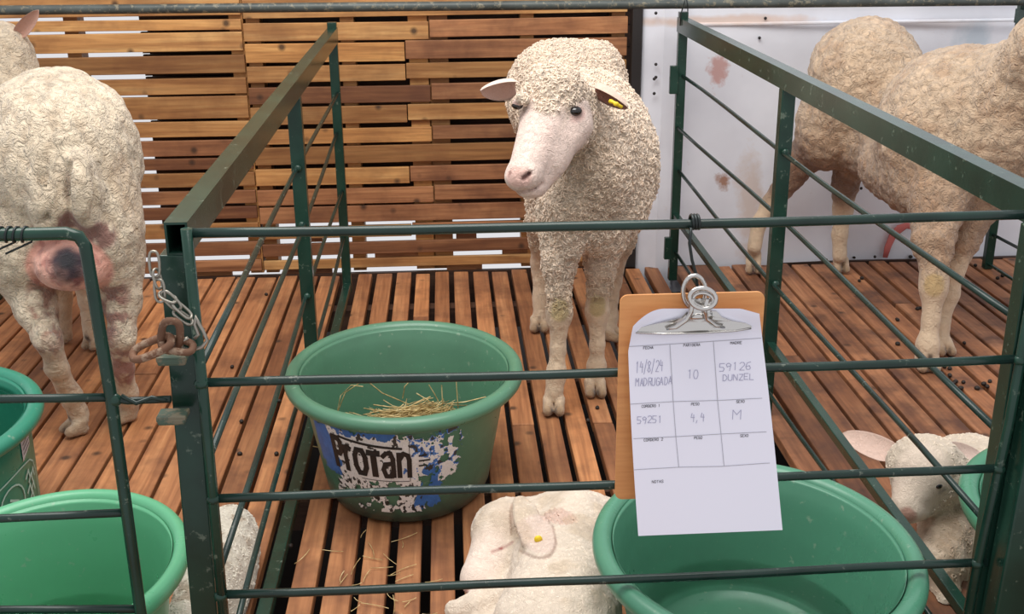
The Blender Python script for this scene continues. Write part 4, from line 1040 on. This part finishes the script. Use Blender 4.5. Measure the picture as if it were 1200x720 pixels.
leg(b, [P(32, 320, 2.96), P(45, 360, 2.92), P(58, 400, 2.86), P(66, 430, 2.88), P(82, 462, 2.93), P(92, 486, 2.945)], [.08, .052, .036, .027, .026, .028])
leg(b, [P(138, 300, 2.98), P(143, 350, 2.96), P(142, 395, 2.92), P(144, 430, 2.95), P(149, 460, 2.99), P(151, 478, 3.02)], [.07, .05, .036, .026, .026, .028])
leg(b, [P(50, 250, 3.6), P(68, 320, 3.6), P(73, 350, 3.62), P(75, 385, 3.64)], [.08, .05, .03, .026]); leg(b, [P(95, 250, 3.55), P(100, 320, 3.55), P(104, 350, 3.56), P(107, 392, 3.57)], [.08, .05, .03, .026])
hooves(b, P(94, 492, 2.945), (-.35, -.3, 0)); hooves(b, P(151, 484, 3.02), (-.3, -.3, 0)); hooves(b, P(76, 392, 3.64), (-.3, -1, 0), .013, .02); hooves(b, P(108, 402, 3.57), (-.3, -1, 0), .013, .02)
# udder
UC = P(85, 308, 2.90); b.ell(UC, (.090, .10, .070), .015); b.ell(P(62, 312, 2.885), (.035, .05, .045), .02); b.ell(P(110, 314, 2.89), (.035, .05, .045), .02)
V, Q = b.surface(); V = relax(V, Q, 1); Nn, ar = vnormals(V, Q)
ud = smooth01((.118-np.linalg.norm((V-UC)*np.array([1, .9, 1.25]), axis=1))/.012)*(V[:, 1] < UC[1]+.06)
low = smooth01((.32-V[:, 2])/.10)
per = np.maximum(near(V, P(80, 262, 2.86), P(118, 275, 2.88), .050), near(V, P(45, 272, 2.86), P(112, 266, 2.86), .026))
wool = (1-ud)*(1-low*.85)*(1-per*.8)
n_big = fbm(V*8, 3, 11); wl = worley(V*np.array([34, 34, 24]), 12)
V = V+Nn*(((1-wl)*.006-.003+(n_big-.5)*.030)*wool)[:, None]+Nn*((fbm(V*55, 2, 15)-.5)*.006*(1-wool))[:, None]
C = np.tile(np.array(lin((232, 216, 192))), (len(V), 1))*(.80+.34*n_big)[:, None]
C = blend(C, smooth01((wl-.55)/.25)*.35, (160, 132, 102)); C = blend(C, low*.55, (190, 164, 134)); C = blend(C, near(V, P(150, 200, 2.95), P(158, 330, 3.0), .06)*.3, (196, 160, 124))
nn_ = fbm(V*40, 3, 19); C = blend(C, per*smooth01((nn_-.28)/.2)*.85, (112, 58, 56))
C = blend(C, near(V, P(50, 330, 2.9), P(58, 405, 2.86), .05)*smooth01((nn_-.42)/.15)*.8, (142, 92, 78)); C = blend(C, near(V, P(132, 330, 2.93), P(142, 440, 2.93), .055)*smooth01((nn_-.38)/.15)*.8, (140, 80, 74))
C = blend(C, ud, (220, 164, 146)); C = blend(C, ud*smooth01((nn_-.55)/.12)*.6, (150, 84, 78))
dk = near(V, P(74, 298, 2.80), P(82, 312, 2.80), .068, .5)*ud; C = blend(C, dk*(.75+.4*nn_), (46, 28, 38)); C = blend(C, near(V, P(74, 293, 2.80), P(78, 304, 2.80), .040, .5)*ud, (22, 20, 28))
C = blend(C, near(V, P(100, 335, 2.80), P(90, 338, 2.80), .03)*ud*smooth01((nn_-.4)/.1), (120, 62, 58))
C = blend(C, near(V, P(117, 228, 2.9), P(122, 224, 2.9), .012, .5)*smooth01((nn_-.35)/.1), (40, 32, 26))
C = blend(C, near(V, P(80, 205, 2.85), P(78, 262, 2.85), .012, .7)*.55, (122, 84, 66))
C = blend(C, near(V, P(6, 60, 3.85), P(0, 100, 3.8), .13)*.45, (178, 162, 140)); C = blend(C, smooth01((.05-V[:, 2])/.02)*.6, (158, 128, 100))
C = paint_hooves(b, V, C); finish(e2, V, Q, C, wool, M['fleece_lock'])
curls(V, Q, Nn, ar, wool, C, 12000, .016, .002, .0014, .0010, M['curl'], e2, e2, down=1.6, col_gain=(.95, 1.06))
ear(e2, P(20, 42, 3.86), P(45, 12, 3.83), (.4, -1, .1), .026, (214, 180, 160), (196, 150, 132), cup=.6)

# ---- ewe 3: brown-cream ewe in the right pen, rump at the wall
e3 = thing('ewe', 'brownish cream ewe in the right pen, head beyond the frame', 'sheep', (1.5, 3.6, 0), 'adult ewes')
b = Body((1.04, 2.9, -.01), (2.15, 4.30, 1.12), .007)
b.ell(P(1014, 90, 4.03), (.200, .20, .205), .05); b.ell(P(1065, 140, 3.88), (.17, .20, .19), .05); b.ell(P(975, 145, 4.06), (.125, .12, .165), .05); b.ell(P(1030, 175, 3.95), (.12, .15, .12), .05)
b.ell(P(1122, 150, 3.55), (.252, .26, .258), .018); b.ell(P(1190, 140, 3.40), (.20, .2, .24), .05); b.cap(P(1200, 120, 3.35), P(1235, 50, 3.18), .14, .11, .06); b.cap(P(1245, 55, 3.15), P(1262, 110, 3.0), .08, .045, .04)
b.cap(P(1000, 150, 4.05), P(958, 168, 4.10), .10, .07, .05); b.cap(P(956, 170, 4.11), P(925, 190, 4.18), .065, .04, .04)
b.cap(P(1040, 195, 3.75), P(1085, 215, 3.5), .10, .12, .06)
leg(b, [P(962, 165, 4.10), P(930, 205, 4.18), P(903, 240, 4.22), P(889, 262, 4.19), P(884, 290, 4.17)], [.075, .045, .034, .027, .028])
leg(b, [P(1005, 175, 4.05), P(990, 215, 4.12), P(988, 245, 4.18), P(984, 275, 4.16), P(984, 300, 4.15)], [.085, .05, .036, .027, .028])
leg(b, [P(1100, 230, 3.40), P(1093, 280, 3.32), P(1095, 325, 3.27), P(1094, 338, 3.265), P(1091, 375, 3.24), P(1087, 405, 3.22), P(1086, 425, 3.205)], [.10, .058, .038, .039, .024, .032, .031])
leg(b, [P(1145, 225, 3.45), P(1128, 280, 3.42), P(1117, 318, 3.40), P(1112, 345, 3.39), P(1104, 380, 3.36), P(1103, 400, 3.34)], [.10, .050, .032, .030, .021, .027])
hooves(b, P(1085, 428, 3.215), (-.15, -1, 0), .017, .04); hooves(b, P(1104, 404, 3.335), (.0, -1, 0)); hooves(b, P(883, 297, 4.185), (-.1, -1, 0), .014, .025); hooves(b, P(985, 304, 4.17), (.0, -1, 0), .014, .03)
V, Q = b.surface(); V = relax(V, Q, 1); Nn, ar = vnormals(V, Q)
low = smooth01((.34-V[:, 2])/.10); wool = 1-low; n_big = fbm(V*8, 3, 21); wl = worley(V*np.array([40, 40, 30]), 22)
V = V+Nn*(((1-wl)*.010-.004+(n_big-.5)*.022)*wool)[:, None]
C = np.tile(np.array(lin((220, 194, 166))), (len(V), 1))*(.76+.38*n_big)[:, None]
under = smooth01((-Nn[:, 2]-.0)/.7)*wool
C = blend(C, smooth01((.72-V[:, 2])/.25)*.55*wool, (150, 112, 86)); C = blend(C, smooth01((fbm(V*18, 3, 25)-.5)/.2)*.35*wool, (168, 126, 92))  # belly and flank shade painted brown by height, then brown mottling
C = blend(C, near(V, P(960, 165, 4.08), P(900, 235, 4.18), .10)*.6, (128, 88, 66)); C = blend(C, near(V, P(990, 205, 4.1), P(988, 225, 4.1), .08)*.6, (112, 78, 62))  # shade on the hind thighs painted in as darker brown
C = blend(C, low*.8, (204, 180, 152)); C = blend(C, near(V, P(1095, 334, 3.22), P(1095, 336, 3.22), .042)*.6, (184, 154, 90)); C = blend(C, smooth01((.05-V[:, 2])/.02)*.5, (160, 130, 104))
C = paint_hooves(b, V, C); finish(e3, V, Q, C, wool, M['fleece_lock'])
curls(V, Q, Nn, ar, wool, C, 12000, .018, .002, .0016, .0011, M['curl'], e3, e3, down=1.0, col_gain=(.94, 1.06))

# ---- lamb 1: curled asleep in front, middle pen
l1 = thing('lamb', 'white lamb curled up asleep at the bottom centre, round yellow ear tag', 'lamb', (.18, 2.1, 0), 'young lambs')
b = Body((-.09, 1.66, -.005), (.42, 2.48, .30), .0042)
b.ell((.205, 1.94, .095), (.110, .24, .105), .05); b.ell((.255, 2.15, .095), (.085, .13, .09), .05); b.ell((.155, 1.82, .09), (.10, .12, .09), .05)
b.cap(P(705, 620, 2.23), P(660, 612, 2.25), .072, .064, .04); b.cap(P(660, 612, 2.25), P(608, 616, 2.21), .064, .060, .03)
b.ell(P(592, 620, 2.18), (.070, .068, .062), .03); b.cap(P(586, 628, 2.16), P(563, 672, 2.075), .054, .038, .03); b.cap(P(600, 652, 2.11), P(576, 684, 2.05), .042, .028, .025)
b.ell(P(558, 682, 2.055), (.032, .032, .028), .02); b.cap(P(575, 640, 2.12), P(596, 632, 2.135), .020, .018, .02)
b.cap(P(630, 690, 2.02), P(560, 712, 1.99), .045, .026, .03); b.cap(P(560, 712, 1.99), P(532, 716, 1.99), .026, .020, .02); b.cap(P(640, 720, 1.95), P(548, 745, 1.93), .04, .022, .03)
V, Q = b.surface(); ea, eb, ec = on_skin(V, 614, 606), on_skin(V, 634, 640), on_skin(V, 606, 624)
_d1 = eb-ea; _L = np.linalg.norm(_d1); _d1 /= _L; _n = np.array([.05, -.62, .78]); _n -= _d1*(_n@_d1); _n /= np.linalg.norm(_n); _s = np.cross(_d1, _n)
b.ell((ea+eb)/2+_n*.006, (_L*.62, .034, .014), .006, rot=np.array([_d1, _s, _n]))
V, Q = b.surface(); V = relax(V, Q, 1); Nn, ar = vnormals(V, Q); V[:, 2] = np.maximum(V[:, 2], .001)
_ec = (ea+eb)/2+_n*.006; _q = np.stack([(V-_ec)@_d1/(_L*.62), (V-_ec)@_s/.034, (V-_ec)@_n/.02], 1); _rr = np.linalg.norm(_q, axis=1); earm = smooth01((1.25-_rr)/.2); ear_shade = smooth01(1-np.abs(np.linalg.norm(_q[:, :2], axis=1)-1.12)/.10)*smooth01((1.6-np.abs(_q[:, 2]))/.4)
face = np.maximum(near(V, P(592, 620, 2.17), P(560, 685, 2.06), .065, .3), 0); wool = 1-face*.8; n_big = fbm(V*12, 3, 31)
V = V+Nn*((fbm(V*42, 3, 33)-.5)*.009*wool)[:, None]
fold = near(V, on_skin(V, 648, 600), on_skin(V, 662, 606), .034); V = V+Nn*(fold*np.sin(V[:, 0]*560+V[:, 1]*160+3*n_big)*.0045)[:, None]
C = np.tile(np.array(lin((246, 230, 212))), (len(V), 1))*(.88+.2*n_big)[:, None]
C = blend(C, face*.7, (242, 220, 206)); C = blend(C, fold*.6, (228, 186, 172)); C = blend(C, earm*.8, (236, 212, 200)); C = blend(C, ear_shade*.7, (140, 98, 80)); C = blend(C, smooth01((fbm(V*16, 3, 35)-.52)/.16)*.4*wool, (196, 170, 136))  # includes crease shade painted dark round the ear
C = blend(C, near(V, on_skin(V, 578, 645), on_skin(V, 588, 641), .0055, .7)*.6+near(V, on_skin(V, 588, 641), on_skin(V, 598, 635), .0055, .7)*.6, (176, 122, 114)); C = blend(C, near(V, P(552, 690, 2.04), P(558, 686, 2.04), .022)*.6, (226, 164, 156)); C = blend(C, near(V, P(655, 610, 2.15), P(648, 632, 2.12), .012)*.5, (150, 112, 84))
C = blend(C, near(V, P(690, 700, 1.9), P(715, 680, 1.95), .07)*.4*smooth01((n_big-.3)/.3), (150, 132, 104))
for x, y in ((638, 640), (642, 646), (652, 672), (700, 690), (648, 707)): C = blend(C, near(V, P(x, y, 2.05), P(x+3, y+5, 2.04), .006+.02*0, .8)*.0, (60, 50, 44))
finish(l1, V, Q, C, wool, M['lamb_coat'])
curls(V, Q, Nn, ar, wool*(1-face), C, 6000, .012, .002, .003, .0013, M['curl'], l1, l1, col_gain=(.94, 1.08))
mb = MB(); mb.ball(tuple(on_skin(V, 629, 631)+np.array([.0, -.004, .004])), .0085, 12, (1, .6, 1)); mb.build('ear_tag', M['tag_yellow'], l1)

# ---- lamb 2: behind the right divider
l2 = thing('lamb', 'white lamb peering through the right divider between two green tubs', 'lamb', (1.1, 2.2, 0), 'young lambs')
b = Body((.90, 1.93, -.005), (1.60, 2.75, .42), .005)
b.ell(P(1150, 575, 2.40), (.14, .20, .115), .05); b.ell(P(1215, 570, 2.5), (.13, .18, .12), .05); b.cap(P(1130, 590, 2.28), P(1095, 555, 2.2), .085, .07, .04)
b.ell(P(1080, 545, 2.20), (.076, .07, .066), .03); b.cap(P(1076, 560, 2.17), P(1063, 592, 2.13), .052, .034, .025); b.ell(P(1066, 600, 2.12), (.026, .026, .024), .015); b.cap(P(1097, 575, 2.18), P(1078, 598, 2.14), .036, .024, .02)
b.cap(P(1108, 610, 2.20), P(1103, 660, 2.08), .062, .045, .03); b.cap(P(1103, 660, 2.08), P(1108, 700, 2.03), .045, .028, .02); b.cap(P(1125, 640, 2.15), P(1130, 690, 2.08), .045, .03, .02); b.cap(P(1108, 695, 2.03), P(1110, 704, 2.0), .026, .02, .02)
V, Q = b.surface(); V = relax(V, Q, 1); Nn, ar = vnormals(V, Q); V[:, 2] = np.maximum(V[:, 2], .001); n_big = fbm(V*12, 3, 41)
face = near(V, P(1083, 550, 2.15), P(1066, 600, 2.10), .065, .3); wool = 1-face*.8; V = V+Nn*((fbm(V*42, 3, 43)-.5)*.010*wool)[:, None]
C = np.tile(np.array(lin((242, 226, 206))), (len(V), 1))*(.86+.22*n_big)[:, None]
C = blend(C, face*.6, (232, 212, 194)); C = blend(C, near(V, P(1063, 602, 2.10), P(1066, 604, 2.10), .018)*.75, (190, 134, 118)); C = blend(C, near(V, P(1099, 575, 2.13), P(1104, 571, 2.13), .012, .6)*.9, (60, 44, 40))
C = blend(C, near(V, P(1108, 610, 2.15), P(1105, 650, 2.05), .075)*smooth01((fbm(V*30, 3, 45)-.42)/.15)*.55, (150, 128, 104)); C = blend(C, near(V, P(1120, 635, 2.12), P(1105, 680, 2.06), .08)*.45, (186, 150, 116))
finish(l2, V, Q, C, wool, M['lamb_coat'])
curls(V, Q, Nn, ar, wool*(1-face), C, 6000, .012, .002, .004, .0014, M['curl'], l2, l2, col_gain=(.94, 1.08))
eye(l2, on_skin(V, 1101, 573)+np.array([0, .005, 0]), .0085, (0, -1, 0)); ear(l2, P(1052, 536, 2.22), P(988, 508, 2.42), (-.1, -.9, .5), .033, (238, 218, 202), (236, 204, 188), cup=.35)
ear(l2, P(1112, 528, 2.22), P(1150, 533, 2.30), (.1, -.6, .8), .026, (236, 216, 198), (230, 200, 184), cup=.3)

# ---- lamb 3: lying behind the left front post
l3 = thing('lamb', 'white speckled lamb lying behind the left front post, seen through the rods', 'lamb', (-.55, 2.1, 0), 'young lambs')
b = Body((-.70, 1.70, -.005), (-.40, 2.40, .22), .0052)
b.ell((-.500, 2.17, .080), (.072, .13, .08), .04); b.ell((-.505, 2.08, .075), (.070, .12, .075), .04); b.cap((-.51, 2.02, .07), (-.535, 1.90, .075), .05, .042, .04); b.ell((-.535, 1.87, .075), (.045, .05, .042), .03); b.cap((-.53, 1.84, .065), (-.505, 1.79, .045), .032, .022, .02)
b.cap((-.48, 2.10, .05), (-.458, 1.99, .025), .045, .02, .03)
V, Q = b.surface(); V = relax(V, Q, 1); Nn, ar = vnormals(V, Q); V[:, 2] = np.maximum(V[:, 2], .001); n_big = fbm(V*12, 3, 51); V = V+Nn*((fbm(V*42, 3, 53)-.5)*.010)[:, None]
wool = np.ones(len(V)); C = np.tile(np.array(lin((230, 222, 206))), (len(V), 1))*(.86+.22*n_big)[:, None]
C = blend(C, smooth01((fbm(V*34, 3, 55)-.56)/.10)*.6, (150, 122, 92)); C = blend(C, smooth01((.04-V[:, 2])/.03)*.6, (150, 116, 92)); C = blend(C, near(V, (-.458, 1.99, .02), (-.462, 2.0, .02), .03)*.8, (70, 54, 46))
finish(l3, V, Q, C, wool, M['lamb_coat'])
curls(V, Q, Nn, ar, wool, C, 5000, .012, .002, .004, .0014, M['curl'], l3, l3, col_gain=(.94, 1.08))
ear(l3, (-.50, 1.90, .10), (-.455, 1.93, .07), (.3, -.5, .6), .018, (236, 216, 198), (230, 200, 184)); ear(l3, (-.565, 1.90, .10), (-.60, 1.95, .08), (-.3, -.5, .8), .018, (236, 216, 198), (230, 200, 184))
